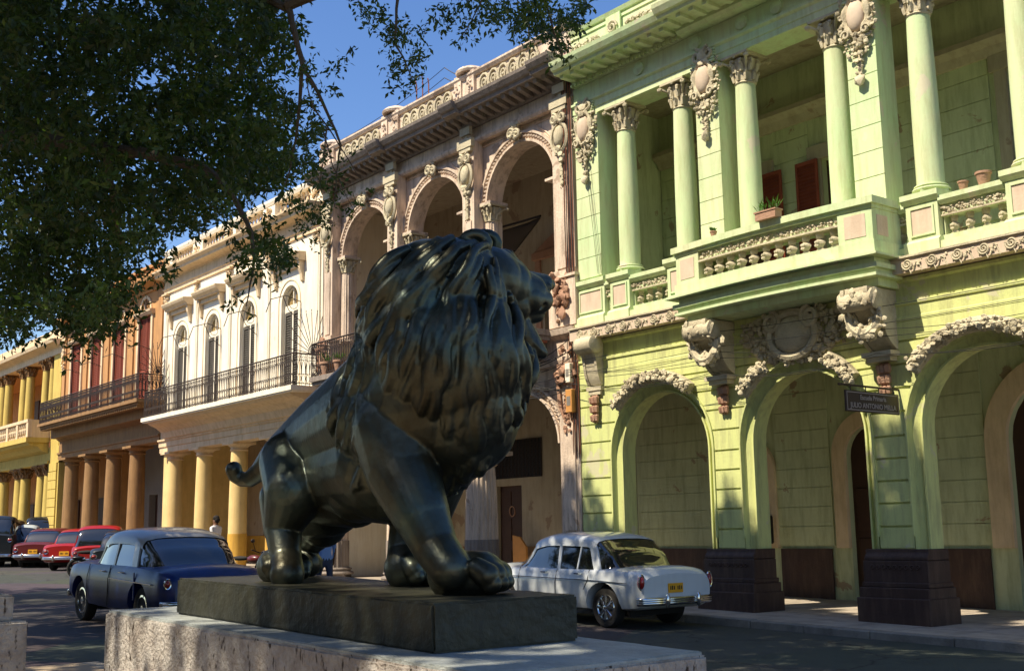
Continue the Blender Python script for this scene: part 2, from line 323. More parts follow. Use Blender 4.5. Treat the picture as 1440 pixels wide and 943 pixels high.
def console(parent, x, zt, h, w, y, d, m='stucco_ornament', swag=True, label=None):
    mb = MB(); prof = []
    for i in range(15):
        t = i/14; prof.append((y-d*(1-t)**.75*(1+.12*math.sin(t*9))-.06, zt-h*.72*t))
    prof = [(y, zt)]+[(p[0], p[1]) for p in prof]+[(y, zt-h*.72)]
    mb.yz(prof, x-w*.28, x+w*.28)
    for s in (-1, 1):
        mb.yz([(a-.02 if i else a, b) for i, (a, b) in enumerate(prof)], x+s*w*.36-.035, x+s*w*.36+.035)
        mb.tube([(x+s*w*.36, y-d*.72+q[0]*.0+(-(q[2]))*0+d*.34*(1-.8*i/24)*math.cos(i*.42), zt-h*.2+h*.2*(1-.8*i/24)*math.sin(i*.42)) for i, q in enumerate([(0, 0, 0)]*25)], .028, 5)
    mb.tube([(x-w*.5, y-d*.9, zt-h*.14), (x+w*.5, y-d*.9, zt-h*.14)], h*.13, 12)
    for s in (-1, 1): mb.tube(spiral(x+s*w*.02, zt-h*.14, 0.001, y, 1), .001, 3) if 0 else mb.ball((x+s*w*.5, y-d*.9, zt-h*.14), (.04, h*.14, h*.14), 2)
    cluster(mb, [(x+q*w, y-d*1.0, zt-h*.08-.1*abs(q)) for q in (-.3, -.1, .1, .3)], h*.08, 2)
    if swag:
        pp = [(x+w*.50*math.sin(a), y-d*.80+.04*math.cos(a), zt-h*.24-h*.30*math.cos(a)) for a in np.linspace(-1.45, 1.45, 15)]
        mb.tube(pp, [h*.045+h*.03*math.sin(math.pi*i/14) for i in range(15)], 7); garland(mb, pp, h*.085, n=3)
        for q in (-1, 1): mb.tube([(x+q*w*.42, y-d*.86, zt-h*.02), (x+q*w*.55, y-d*.98, zt-h*.1), (x+q*w*.5, y-d*1.05, zt-h*.2), (x+q*w*.36, y-d*1.0, zt-h*.16)], h*.035, 6)
        cluster(mb, [(x+q*w, y-d*1.06, zt-h*.14+.03*math.cos(9*q)) for q in (-.28, -.14, 0, .14, .28)], h*.075, 3)
    mb.box(x-w*.45, x+w*.45, y-d*.42, y+.0, zt-h*.8, zt-h*.74); mb.box(x-w*.36, x+w*.36, y-d*.34, y+.0, zt-h*.86, zt-h*.802)
    o = mb.build('console_bracket', m, parent, smooth=True, label=label)
    hb = MB()
    for k in range(3):
        zz = zt-h*(.88+.13*k); rr = .085-.012*k
        for s in (-1, 0, 1): hb.tube([(x+s*.05, y-.06, zz), (x+s*.075, y-.12, zz-h*.04), (x+s*.07, y-.11, zz-h*.09), (x+s*.03, y-.07, zz-h*.125)], [rr*.4, rr*.75, rr*.75, rr*.3], 6)
    hb.build('husk_drop', 'terracotta' if m == 'stucco_ornament' else m, o, smooth=True)
    return o
def courses(mb, x0, x1, zs, y0, y1, gap=.022):        # stone courses with open joints
    for a, b in zip(zs[:-1], zs[1:]): mb.box(x0, x1, y0, y1, a+gap, b)
def courses_arch(mb, x0, x1, zs, arches, y0, y1, gap=.035):
    # courses between neighbouring arches, joints bending towards each arch
    for a, b in zip(zs[:-1], zs[1:]):
        a += gap
        def lim(z, sgn, ar):
            if ar is None: return None
            cx, r, sp = ar
            if z <= sp: return cx+sgn*r
            d = z-sp
            return cx+sgn*math.sqrt(max(r*r-d*d, 0)) if d < r else cx
        L, Rr = arches; left = []; right = []
        for i in range(6):
            z = a+(b-a)*i/5
            lx = lim(z, 1, L); rx = lim(z, -1, Rr)
            left.append((max(x0, lx) if lx is not None else x0, z)); right.append((min(x1, rx) if rx is not None else x1, z))
        if all(r[0]-l[0] < .03 for l, r in zip(left, right)): continue
        right = [(max(r[0], l[0]+.01), r[1]) for l, r in zip(left, right)]
        mb.xz(left+right[::-1], y0, y1)
def iron_rail(parent, pts, z0, h, name='iron_railing', pitch=.13, m='iron', r=.009):
    mb = MB()
    for (xa, ya), (xb, yb) in zip(pts[:-1], pts[1:]):
        L = math.hypot(xb-xa, yb-ya); n = max(1, round(L/pitch)); q = lambda t: (xa+(xb-xa)*t, ya+(yb-ya)*t)
        for z, rr in ((z0+.06, .014), (z0+h*.36, r), (z0+h*.80, r), (z0+h, .024)): mb.tube([(*q(0), z), (*q(1), z)], rr, 4)
        for i in range(n+1):
            a = q(i/n); mb.tube([(*a, z0), (*a, z0+h)], .018 if i % 8 == 0 else r, 4)
            if i < n:
                for sg in (0, 1):
                    pp = []
                    for k in range(9):
                        t = k/8; u = (i+.5+(.42 if sg else -.42)*math.sin(math.pi*t))/n
                        pp.append((*q(u), z0+.06+h*.3*t*1.0))
                    mb.tube(pp, r*.9, 3, False)
                    pp = [(*q((i+.5+(.45 if sg else -.45)*math.cos(t*1.57))/n), z0+h*.36+h*.42*math.sin(t*1.57)) for t in np.linspace(0, 1, 6)]
                    mb.tube(pp, r, 3, False)
                ring_ = [(*q((i+.5+.3*math.cos(t))/n), z0+h*.89+.3*pitch*math.sin(t)) for t in np.linspace(0, 6.283, 9)]
                mb.tube(ring_, r*.9, 3, False)
    return mb.build(name, m, parent)
def shutter(parent, x0, x1, z0, z1, y, m, name='shutter', open_=0):
    mb = MB(); w = x1-x0
    mb.box(x0, x0+.05, y, y+.045, z0, z1); mb.box(x1-.05, x1, y, y+.045, z0, z1)
    for z in (z0, z0+(z1-z0)*.36, z1-.08): mb.box(x0+.052, x1-.052, y+.002, y+.043, z, z+.08)
    n = int((z1-z0)/.075)
    for i in range(n):
        z = z0+.02+i*(z1-z0-.04)/n
        mb.add([(x0+.05, y+.008, z), (x1-.05, y+.008, z), (x1-.05, y+.04, z+.05), (x0+.05, y+.04, z+.05)], [(0, 1, 2, 3)])
    mb.box(x0+.052, x1-.052, y+.041, y+.044, z0, z1)
    return mb.build(name, m, parent)
def bldg(label, x, cat='building', name='townhouse'): return empty(name, (x, W, gz(x)), label, cat, 'arcaded town houses along the street')

# ------------------------------------------------------------ ground
def sheet(name, m, x0, x1, y0, y1, h, nx=60, ny=10, rough=0):
    vs = []; fs = []
    for j in range(ny+1):
        for i in range(nx+1):
            x = x0+(x1-x0)*i/nx; y = y0+(y1-y0)*j/ny; vs.append((x, y, gz(x)+h))
    for j in range(ny):
        for i in range(nx): a = j*(nx+1)+i; fs.append((a, a+1, a+nx+2, a+nx+1))
    return MB().add(vs, fs).build(name, m, kind='structure')
sheet('ground', 'asphalt', -170, 60, -60, 60, -.03)
sheet('road', 'asphalt', -170, 60, -40, 15.2, 0)
def slab(name, m, x0, x1, y0, y1, h, t=.3):
    mb = MB(); n = 24; vs = []; fs = []
    for i in range(n+1):
        x = x0+(x1-x0)*i/n; g = gz(x)
        vs += [(x, y0, g+h-t), (x, y0, g+h), (x, y1, g+h), (x, y1, g+h-t)]
    for i in range(n):
        a = 4*i; fs += [(a, a+1, a+5, a+4), (a+1, a+2, a+6, a+5), (a+2, a+3, a+7, a+6)]
    fs += [(0, 3, 2, 1), (4*n, 4*n+1, 4*n+2, 4*n+3)]
    return mb.add(vs, fs).build(name, m, kind='structure')
mb = MB(); rk = np.random.default_rng(4); x = -90.
while x < 30:
    L_ = 1.0+.5*rk.random(); a, b_ = (rk.random(2)-.5)*.018; g0, g1 = gz(x), gz(x+L_); y0 = 15.2+a
    mb.add([(x, y0, g0-.2), (x+L_-.014, y0, g1-.2), (x+L_-.014, 15.42, g1-.2), (x, 15.42, g0-.2), (x, y0, g0+.12+b_), (x+L_-.014, y0, g1+.12+b_), (x+L_-.014, 15.42, g1+.12+b_), (x, 15.42, g0+.12+b_)], [(0,3,2,1),(4,5,6,7),(0,1,5,4),(1,2,6,5),(2,3,7,6),(3,0,4,7)]); x += L_
mb.build('kerb', 'kerb', kind='structure', bevel=.012)
slab('pavement', 'pavement', -120, 40, 15.424, 24, .116)
slab('promenade', 'terrazzo', -14.6, 40, -14, 4.9, .12)
slab('promenade_kerb', 'kerb', -14.6, 40, 4.904, 5.1, .12)
jm = MB()
for i in range(120):
    x = -60+i*.9; jm.add([(x, 15.43, gz(x)+.12), (x+.02, 15.43, gz(x)+.12), (x+.02, 20, gz(x)+.12), (x, 20, gz(x)+.12)], [(0, 1, 2, 3)])
for y in (16.2,): jm.add([(-60, y, gz(-60)+.121), (45, y, gz(45)+.121), (45, y+.02, gz(45)+.121), (-60, y+.02, gz(-60)+.121)], [(0, 1, 2, 3)])
jm.build('pavement_joints', 'kerb', kind='structure')

# ============================================================ GREEN HOUSE
def green_house():
    g = bldg('lime green arcaded house with garlanded arches, a bowed stone balcony and tall pale loggia columns', -12.9)
    XL, XR = -18.66, -6.6; CX = -12.83; cs = [(-16.3, 1.18), (CX, 1.2), (-9.36, 1.2)]; SP = 3.12
    mb = MB(); arcade(mb, XL, XR, -.6, 4.86, [(c, r+.2, SP) for c, r in cs], W, W+.42)
    mb.box(XL, XR, W+.002, W+.42, 4.86, 5.6)
    mb.build('wall', 'green_wall', g)
    # stone courses with joints, cut round the arches
    mb = MB(); zs = [1.2, 1.56, 1.93, 2.29, 2.65, 3.01, 3.40, 3.78, 4.16, 4.53, 4.86]
    edges = [XL]+[None]*3+[XR]; ro = 1.42
    sp = [(None, (cs[0][0], ro, SP), XL, cs[0][0]), ((cs[0][0], ro, SP), (cs[1][0], ro, SP), cs[0][0], cs[1][0]), ((cs[1][0], ro, SP), (cs[2][0], ro, SP), cs[1][0], cs[2][0]), ((cs[2][0], ro, SP), None, cs[2][0], XR)]
    for L, Rr, x0, x1 in sp:
        courses_arch(mb, x0+(.02 if L is None else 0), x1, zs, (L, Rr), W-.045, W+.001)
    mb.build('stone_courses', 'green_wall', g)
    for i, (c, r) in enumerate(cs):                   # splayed archivolt: two raised rolls and a hollow band between
        mb = MB(); ring(mb, c, SP, r+.20, r+.235, W-.075, W+.002, z0=1.42); ring(mb, c, SP, r-.006, r+.03, W+.05, W+.13, z0=1.2); ring(mb, c, SP, r, r+.199, W+.13, W+.42, z0=-.5)
        vs = []; fs = []; n = 28; pr = [(r+.2, W-.045), (r+.17, W+.05), (r+.03, W+.10)]
        path = [(-1, 1.45-SP)]+[None]*(n+1)+[(1, 1.45-SP)]
        pts = [(-1, 0, 1.2)]+[(math.cos(R_(180-180*k/n)), math.sin(R_(180-180*k/n)), None) for k in range(n+1)]+[(1, 0, 1.2)]
        for ca, sa, zz in pts:
            for rr, y in pr: vs.append((c+rr*ca, y, SP+rr*sa if zz is None else zz))
        for k in range(len(pts)-1):
            for j in range(2): a = k*3+j; fs.append((a, a+1, a+4, a+3))
        mb.add(vs, fs); mb.build('archivolt', 'green_wall', g, smooth=True)
        mb = MB(); a0, a1 = (50, 138) if i == 0 else (40, 140)
        if i == 1: segs = [(38, 62), (118, 142)]
        else: segs = [(a0, a1)]
        for s0, s1 in segs:
            mb = MB(); garland(mb, [(c+(r+.30)*math.cos(R_(t)), W-.27, SP+(r+.30)*math.sin(R_(t))) for t in np.linspace(s0, s1, 14)], .085, n=4)
            mb.tube([(c+(r+.3)*math.cos(R_(t)), W-.15, SP+(r+.3)*math.sin(R_(t))) for t in np.linspace(s0, s1, 14)], .13, 6)
            for t in np.linspace(s0, s1, 12 if i != 1 else 4): mb.ball((c+(r+.22)*math.cos(R_(t)), W-.15, SP+(r+.22)*math.sin(R_(t))), (.07, .07, .07), 1, .5); mb.ball((c+(r+.24)*math.cos(R_(t)), W-.31, SP+(r+.24)*math.sin(R_(t))), (.05, .06, .06), 1, .5)
            mb.build('arch_garland', 'stucco_ornament', g, smooth=True)
    # strings and entablature under the loggia
    mb = MB(); mb.yz([(W, 4.86), (W-.05, 4.87), (W-.05, 4.93), (W-.03, 4.95), (W-.03, 5.12), (W-.06, 5.14), (W-.06, 5.19), (W, 5.2)], XL, XR)
    mb.yz([(W, 5.50), (W-.06, 5.53), (W-.06, 5.58), (W, 5.59)], XL, XR)
    mb.build('string_course', 'green_wall', g)
    mb = MB(); mb.box(XL, XR, W-.28, W+.4, 5.604, 5.86); o = mb.build('scroll_frieze', 'pink_panel', g)
    mb = MB(); mb.box(XL, XR, W-.32, W-.281, 5.84, 5.875)
    x = XL+.35
    while x < XR:
        if not (-15.25 < x < -10.4):
            mb.tube(spiral(x, 5.725, .098, W-.295, 1.9, math.pi*.9), .016, 5)
            mb.tube([(x-.085+.1*t, W-.29, 5.64+.0+.1*math.sin(3.0*t)+(.02 if t > .5 else 0)) for t in np.linspace(0, 3.4, 8)], .012, 4)
            garland(mb, [(x+.12, W-.285, 5.68), (x+.26, W-.285, 5.77)], .035, n=2)
        x += .44
    mb.build('running_scroll', 'stucco_ornament', o, smooth=True)
    # plinths of the piers
    for xa, xb in ((XL, -17.48), (-15.12, -14.03), (-11.63, -10.56), (-8.16, XR)):
        z0 = gz((xa+xb)/2)-.2; mb = MB()
        mb.box(xa-.06, xb+.06, W-.16, W+.46, z0, 1.04); mb.yz([(W+.48, 1.041), (W-.14, 1.041), (W-.14, 1.10), (W-.09, 1.16), (W-.09, 1.22), (W+.48, 1.22)], xa-.04, xb+.04)
        mb.box(xa-.10, xb+.10, W-.24, W+.52, z0, .62); mb.box(xa-.075, xb+.075, W-.19, W+.5, .62, .70)
        mb.box(xa-.13, xb+.13, W-.29, W+.56, z0, .46)
        mb.build('pier_plinth', 'granite_dark', g, bevel=.012)
        if xa > XL and xb < XR:
            mb = MB(); 
            for k in range(9): mb.tube(spiral(xa+.12+k*(xb-xa-.24)/8, .93, .045, W-.165, 1.3, 0), .01, 4)
            mb.build('plinth_band', 'granite_dark', g)
    # arcade interior
    YB = 20.2
    mb = MB(); doors = [(-21.2, -20.2, 0, 3.35), (-16.9, -15.6, 0, 3.4), (-12.9, -11.75, 0, 3.4)]
    wall_holes(mb, -20.6, XR, -.4, 5.2, [(-17.7, -16.6, .0, 3.3, True), (-14.5, -13.3, .0, 3.6, True), (-11.0, -8.9, .0, 4.15, True)], YB, YB+.3)
    mb.build('arcade_back_wall', 'interior_green', g)
    mb = MB(); zz = [1.2+.4*k for k in range(11)]
    for a, b in ((-20.5, -17.95), (-16.3, -14.9), (-12.95, -11.45), (-8.5, XR)): mb = MB(); courses(mb, a, b, zz, YB-.03, YB-.001, .012); mb.build('wall_blocks', 'interior_green', g)
    mb = MB()
    for a, b in ((-20.5, -18.0), (-16.25, -14.95), (-12.9, -11.5), (-8.4, XR)): MB().box(a, b, YB-.07, YB-.032, -.3, 1.15).build('arcade_dado', 'granite_dark', g)
    for c, r, s in ((-17.15, .55, 2.75), (-13.9, .6, 3.0), (-9.95, 1.05, 3.1)):
        mb = MB(); ring(mb, c, s, r, r+(.42 if r > 1 else .3), YB-.1, YB+.002, z0=1.16); o = mb.build('door_surround', 'cream_trim', g, smooth=True)
        mb = MB(); mb.xz([(c-r, -.2)]+arc(c, s, r, 180, 0)+[(c+r, -.2)], YB+.14, YB+.18); d = mb.build('door', 'dark_wood', g)
        mb = MB()
        for k in range(2):
            for zb in (.5, 1.5): mb.box(c-r*.85+k*r*.95, c-r*.1+k*r*.95, YB+.115, YB+.142, zb, zb+.85)
        mb.build('door_panel', 'dark_wood', d, bevel=.01)
    mb = MB(); mb.box(XL, XR, W+.43, YB+.5, 5.2, 5.35); mb.build('arcade_ceiling', 'interior_green', g)
    # folding iron gate in the middle arch
    # ---------------- loggia
    F0 = 5.86; B = W-.04
    mb = MB(); mb.box(XL, XR, W-.07, W+.55, F0+.004, F0+.196); mb.box(XL, XR, W+.56, 19.3, F0-.25, F0+.1); mb.build('loggia_floor', 'green_pale', g)
    pil = [(-18.6, -17.87), (-15.0, -14.41), (-11.45, -10.86), (-7.99, -7.2)]
    for i, (a, b) in enumerate(pil):
        mb = MB(); mb.box(a, b, W+.012, W+.5, 6.0, 11.0); zz = [6.96+.455*k for k in range(8)]+[10.5]
        courses(mb, a, b, zz, W-.02, W+.013, .014); mb.box(a-.004, b+.004, W-.03, W+.5, 10.502, 10.6)
        o = mb.build('loggia_pier', 'green_pale', g)
        if i < 3: cartouche(g, (a+b)/2, W-.05, 10.98, 1.95, .66)
        mb = MB(); 
        for k in range(5): mb.box((a+b)/2-.28+k*0.0, (a+b)/2+.28, W-.10+.01*k, W-.02, 10.62+.06*k, 10.66+.06*k)
        mb.build('pier_moulding', 'green_pale', g)
    cols = [-17.33, -15.66, -14.0, -11.92, -10.23, -8.50]
    ped = [(-18.66, -17.8)]+[(c-.29, c+.29) for c in cols if not (-14.5 < c < -11.5)]+[(-8.05, -7.2)]
    for c in cols: column(g, c, W+.32, 6.95, 10.62, .225, 'green_pale', 'leafy', 'stucco_ornament', .58, base=.15)
    bal = empty('x', (0, 0, 0), None, None) if 0 else None
    rail = MB()
    for a, b in ped:
        mb = MB(); mb.box(a, b, W-.02, W+.58, F0+.2, 6.74); mb.yz([(W+.6, 6.75), (W-.03, 6.75), (W-.10, 6.83), (W-.10, 6.92), (W+.6, 6.948)], a-.05, b+.05)
        mb.yz([(W+.5, F0), (W-.10, F0), (W-.10, F0+.24), (W-.04, F0+.29), (W+.5, F0+.29)], a-.03, b+.03)
        p = mb.build('pedestal', 'green_pale', g)
        MB().box(a+.1, b-.1, W-.026, W-.018, 6.24, 6.66).build('pedestal_panel', 'pink_panel', p)
        mb = MB(); 
        for q in ((a+.07, a+.1, 6.21, 6.69), (b-.1, b-.07, 6.21, 6.69)): mb.box(q[0], q[1], W-.045, W-.019, q[2], q[3])
        mb.box(a+.1, b-.1, W-.045, W-.019, 6.21, 6.238); mb.box(a+.1, b-.1, W-.045, W-.019, 6.662, 6.69); mb.build('panel_frame', 'green_pale', p)
    gaps = [(-17.78, -17.64), (-17.02, -15.97), (-9.92, -8.82), (-8.19, -8.07), (-10.9, -10.54)]
    for a, b in gaps:
        mb = MB(); mb.box(a, b, W+.04, W+.36, F0+.2, 6.16); mb.yz([(W+.4, 6.66), (W+.0, 6.66), (W-.05, 6.72), (W-.05, 6.8), (W+.4, 6.82)], a, b)
        mb.box(a, b, W+.06, W+.30, 6.47, 6.66); mb.box(a, a+.02, W+.1, W+.3, 6.15, 6.47)
        o = mb.build('balustrade', 'green_pale', g)
        mb = MB(); garland(mb, [(a+.03, W+.05, 6.57), (b-.03, W+.05, 6.57)], .045, n=3); mb.box(a, b, W+.03, W+.058, 6.47, 6.5)
        mb.build('balustrade_garland', 'stucco_ornament', o, smooth=True)
        n = max(1, round((b-a)/.25))
        for k in range(n): baluster(o, a+(k+.5)*(b-a)/n, W+.17, 6.16, .31, .19)
    # architrave, frieze, cornice, parapet
    mb = MB(); A0 = 10.62
    mb.yz([(W+.6, A0), (W+.0, A0), (W+.0, A0+.12), (W-.02, A0+.13), (W-.02, A0+.27), (W-.07, A0+.31), (W-.07, A0+.36), (W+.6, A0+.36)], XL, XR)
    mb.build('architrave', 'green_pale', g)
    mb = MB(); mb.box(XL, XR, W+.01, W+.6, 10.98, 11.36); fz = mb.build('frieze', 'green_pale', g)
    for x in (-16.55, -16.55+3.5*0+1.6-.0, -13.75, -12.9, -12.0, -9.6):
        MB().lathe([(.14, 0), (.14, .05), (.10, .06), (.06, .07)], 0, 0, 0, 18).build('roundel', 'green_pale', fz, smooth=True).matrix_basis = Matrix.Translation((x, W+.012, 11.17)) @ Matrix.Rotation(R_(90), 4, 'X')
    mb = MB(); prof = [(W+.6, 11.36), (W-.02, 11.36), (W-.08, 11.42), (W-.08, 11.5), (W-.16, 11.52), (W-.60, 11.54), (W-.62, 11.60), (W-.68, 11.62), (W-.74, 11.72), (W-.76, 11.80), (W-.1, 11.86), (W+.6, 11.86)]
    mb.yz(prof, XL+.06, -15.2); mb.yz([(p[0]-.22 if p[0] < W+.5 else p[0], p[1]+.003) for p in prof], -15.2, -10.6); mb.yz(prof, -10.6, XR)
    co_ = mb.build('cornice', 'green_pale', g)
    x = XL+.2
    while x < XR:
        yy = W-.22 if -15.2 < x < -10.6 else W
        MB().box(x-.06, x+.06, yy-.5, yy-.1, 11.46, 11.535).build('mutule', 'green_pale', co_); x += .34
    mb = MB(); x = XL+.05
    while x < XR: mb.box(x, x+.06, W-.12, W-.05, 11.37, 11.43); x += .12
    mb.build('dentils', 'green_pale', co_)
    mb = MB(); mb.box(XL, -15.2, W-.02, W+.35, 11.86, 12.62); mb.yz([(W+.4, 12.62), (W-.08, 12.62), (W-.12, 12.7), (W+.4, 12.74)], XL, -15.2)
    mb.box(XL+.02, -15.2, W-.05, W-.021, 12.02, 12.06); mb.box(XL+.02, -15.2, W-.05, W-.021, 12.5, 12.56)
    mb.box(-17.42, -16.98, W-.1, W-.052, 11.87, 12.6)
    mb.box(-15.2, XR, W-.2, W+.35, 11.87, 13.2)
    # swept pediment over the middle bay
    pts = [(-15.2+.0, 11.88)]+[(-15.2+2.3*t, 11.9+2.3*math.sin(t*1.5)) for t in np.linspace(.05, 1, 10)]+[(-12.9, 11.88)]
    mb.xz(pts, W-.75, W-.204)
    p = mb.build('parapet', 'green_pale', g)
    mb = MB(); garland(mb, [(XL+.1, W-.05, 12.28), (-17.6, W-.05, 12.28)], .07, n=3); mb.build('parapet_relief', 'stucco_ornament', p, smooth=True); mb = MB(); garland(mb, [(-16.85, W-.05, 12.28), (-15.3, W-.05, 12.28)], .07, n=3)
    mb.build('parapet_relief', 'stucco_ornament', p, smooth=True); mb = MB(); mb.tube(spiral(-17.2, 12.3, .15, W-.13, 1.7), .03, 6); mb.build('parapet_relief', 'stucco_ornament', p, smooth=True)
    # loggia interior
    YL = 19.3
    mb = MB(); wall_holes(mb, -20, XR, F0, 11.2, [(-16.6, -15.5, 6.0, 9.0, False), (-14.0, -12.9, 6.0, 9.0, False), (-9.95, -8.8, 6., 9.6, False)], YL, YL+.3)
    mb.box(-18.66, -18.55, W+.5, YL, F0, 11.2); mb.build('loggia_back_wall', 'interior_green', g)
    mb = MB(); zz = [6.9+.45*k for k in range(8)]
    for a, b in ((-18.5, -16.9), (-15.2, -14.3), (-12.6, -10.3), (-8.5, XR)): mb = MB(); courses(mb, a, b, zz, YL-.025, YL-.001, .014); mb.build('wall_blocks', 'interior_green', g)
    mb = MB(); mb.box(XL, XR, W+.5, YL+.4, 11.2, 11.35)
    mb.yz([(YL, 9.9), (YL-.08, 9.9), (YL-.16, 10.05), (YL-.3, 10.15), (YL-.3, 10.25), (YL, 10.3)], -18.5, XR); mb.build('loggia_ceiling', 'interior_cream', g)
    for xa, xb, zt in ((-16.6, -15.5, 9.0), (-14.0, -12.9, 9.0), (-9.95, -8.8, 9.6)):
        mb = MB(); mb.box(xa-.22, xa, YL-.06, YL+.01, F0+.1, zt); mb.box(xb, xb+.22, YL-.06, YL+.01, F0+.1, zt); mb.box(xa-.3, xb+.3, YL-.09, YL+.01, zt, zt+.3)
        d = mb.build('loggia_door_frame', 'interior_cream', g)
        MB().box(xa, xb, YL+.16, YL+.2, F0+.1, zt).build('doorway_dark', 'dark_wood', d)
        if zt < 9.5: shutter(d, xa-.56, xa-.02, F0+.12, zt, YL-.16, 'red_shutter'); shutter(d, xb+.02, xb+.56, F0+.12, zt, YL-.16, 'red_shutter')
    # ---------------- bowed middle balcony
    b0, b1 = -15.02, -10.68; n = 22; bc = (b0+b1)/2
    def yf(x, off=0): return W-.74-off-.13*(1-((x-bc)/((b1-b0)/2))**2)
    def bow(mb, za, zb, off, ext=0, yb=W+.2):
        vs = []; fs = []; xs = [b0-ext+(b1-b0+2*ext)*i/n for i in range(n+1)]
        for x in xs:
            f = yf(min(max(x, b0), b1), off); vs += [(x, f, za), (x, f, zb), (x, yb, zb), (x, yb, za)]
        for i in range(n):
            a = 4*i
            for j in range(4): fs.append((a+j, a+(j+1) % 4, a+4+(j+1) % 4, a+4+j))
        fs += [(0, 3, 2, 1), (4*n, 4*n+1, 4*n+2, 4*n+3)]; mb.add(vs, fs)
    mb = MB(); bow(mb, 5.90, 6.14, .03, .03); bow(mb, 5.86, 5.898, .20, .16); bow(mb, 5.76, 5.858, -.02, -.02); bow(mb, 5.68, 5.758, .07, .07); bow(mb, 5.60, 5.678, .0, .0); bow(mb, 5.55, 5.598, .05, .04); bow(mb, 5.42, 5.548, -.18, -.08)
    bs = mb.build('balcony', 'green_pale', g)
    mb = MB(); bow(mb, 6.68, 6.74, .02, .02); bow(mb, 6.742, 6.86, .07, .07); rr = mb.build('balcony_rail', 'green_pale', bs)
    def bow2(mb, xa, xb, za, zb, o0, th):
        k = 10; vs = []; fs = []
        for i in range(k+1):
            x = xa+(xb-xa)*i/k; f = yf(x, o0); vs += [(x, f, za), (x, f, zb), (x, f+th, zb), (x, f+th, za)]
        for i in range(k):
            a = 4*i
            for j in range(4): fs.append((a+j, a+(j+1) % 4, a+4+(j+1) % 4, a+4+j))
        fs += [(0, 3, 2, 1), (4*k, 4*k+1, 4*k+2, 4*k+3)]; mb.add(vs, fs)
    # the balcony rail must be hollow behind: only a curb of stone
    for xa, xb in ((b0, b0+.62), (b1-.62, b1)):
        mb = MB(); bow2(mb, xa, xb, 6.14, 6.68, 0, .36); p = mb.build('balcony_pedestal', 'green_pale', bs)
        mb = MB(); bow2(mb, xa+.12, xb-.12, 6.22, 6.6, .008, .02); mb.build('pedestal_panel', 'pink_panel', p)
    MB().box(b0, b0+.32, yf(b0)+.36, W+.05, 6.14, 6.68).build('balcony_side', 'green_pale', bs); sd_ = MB().box(b1-.32, b1, yf(b1)+.36, W+.05, 6.14, 6.68).build('balcony_side', 'green_pale', bs)
    MB().box(b1, b1+.006, yf(b1)+.12, yf(b1)+.42, 6.24, 6.58).build('side_panel', 'pink_panel', sd_)
    mb = MB(); xs = np.linspace(b0+.66, b1-.66, 24)
    garland(mb, [(x, yf(x)+.05, 6.59) for x in xs], .045, n=3); bow2(mb, b0+.62, b1-.62, 6.47, 6.505, .0, .22); mb.build('balcony_garland', 'stucco_ornament', bs, smooth=True)
    mb = MB(); bow2(mb, b0+.62, b1-.62, 6.51, 6.68, -.06, .2); mb.build('balcony_upper_band', 'green_pale', bs)
    for x in np.linspace(b0+.78, b1-.78, 11): baluster(bs, x, yf(x)+.13, 6.14, .33, .235)
    # consoles, cartouche under the balcony
    console(g, -14.55, 5.40, 1.35, .62, W, .72); console(g, -11.08, 5.40, 1.35, .62, W, .72)
    console(g, -18.1, 5.66, 1.45, .5, W-.02, .28, swag=False)
    mb = MB(); mb.ball((bc+.03, W-.12, 4.98), (.52, .12, .42), 1) if 0 else None
    garland(mb, [(bc-1.15, W-.06, 5.1), (bc-.9, W-.08, 4.85), (bc-.5, W-.08, 4.62), (bc, W-.08, 4.55), (bc+.5, W-.08, 4.62), (bc+.9, W-.08, 4.85), (bc+1.15, W-.06, 5.1)], .12, n=4)
    garland(mb, [(bc-.95, W-.06, 5.2), (bc-.5, W-.1, 5.3), (bc+.5, W-.1, 5.3), (bc+.95, W-.06, 5.2)], .11, n=3)
    for zz, hw_ in ((5.2, 1.15), (5.0, 1.2), (4.8, 1.0), (4.62, .75)): garland(mb, [(bc-hw_, W-.04, zz), (bc-.3, W-.1, zz)], .1, n=3); garland(mb, [(bc+.3, W-.1, zz), (bc+hw_, W-.04, zz)], .1, n=3)
    for s in (-1, 1):
        mb.tube(spiral(bc+s*.42, 5.22, .2, W-.2, 1.8, math.pi/2, s), .045, 6)
        mb.tube([(bc+s*.5*math.sin(t), W-.16, 4.95+.4*math.cos(t)) for t in np.linspace(0, math.pi, 14)], .07, 6)
    o = mb.build('balcony_cartouche', 'stucco_ornament', g, smooth=True)
    MB().ball((bc, W-.1, 4.95), (.42, .2, .36), 3).build('shield', 'stucco_ornament', o, smooth='all')
    # rooms behind, side wall and roof
    mb = MB(); mb.box(XL+.01, XR, 20.6, 30, -.5, 12.2); mb.box(XL+.01, XR, W+.62, 20.59, 11.36, 12.0); mb.build('house_body', 'cream_wall', g)
    return g
green = green_house()
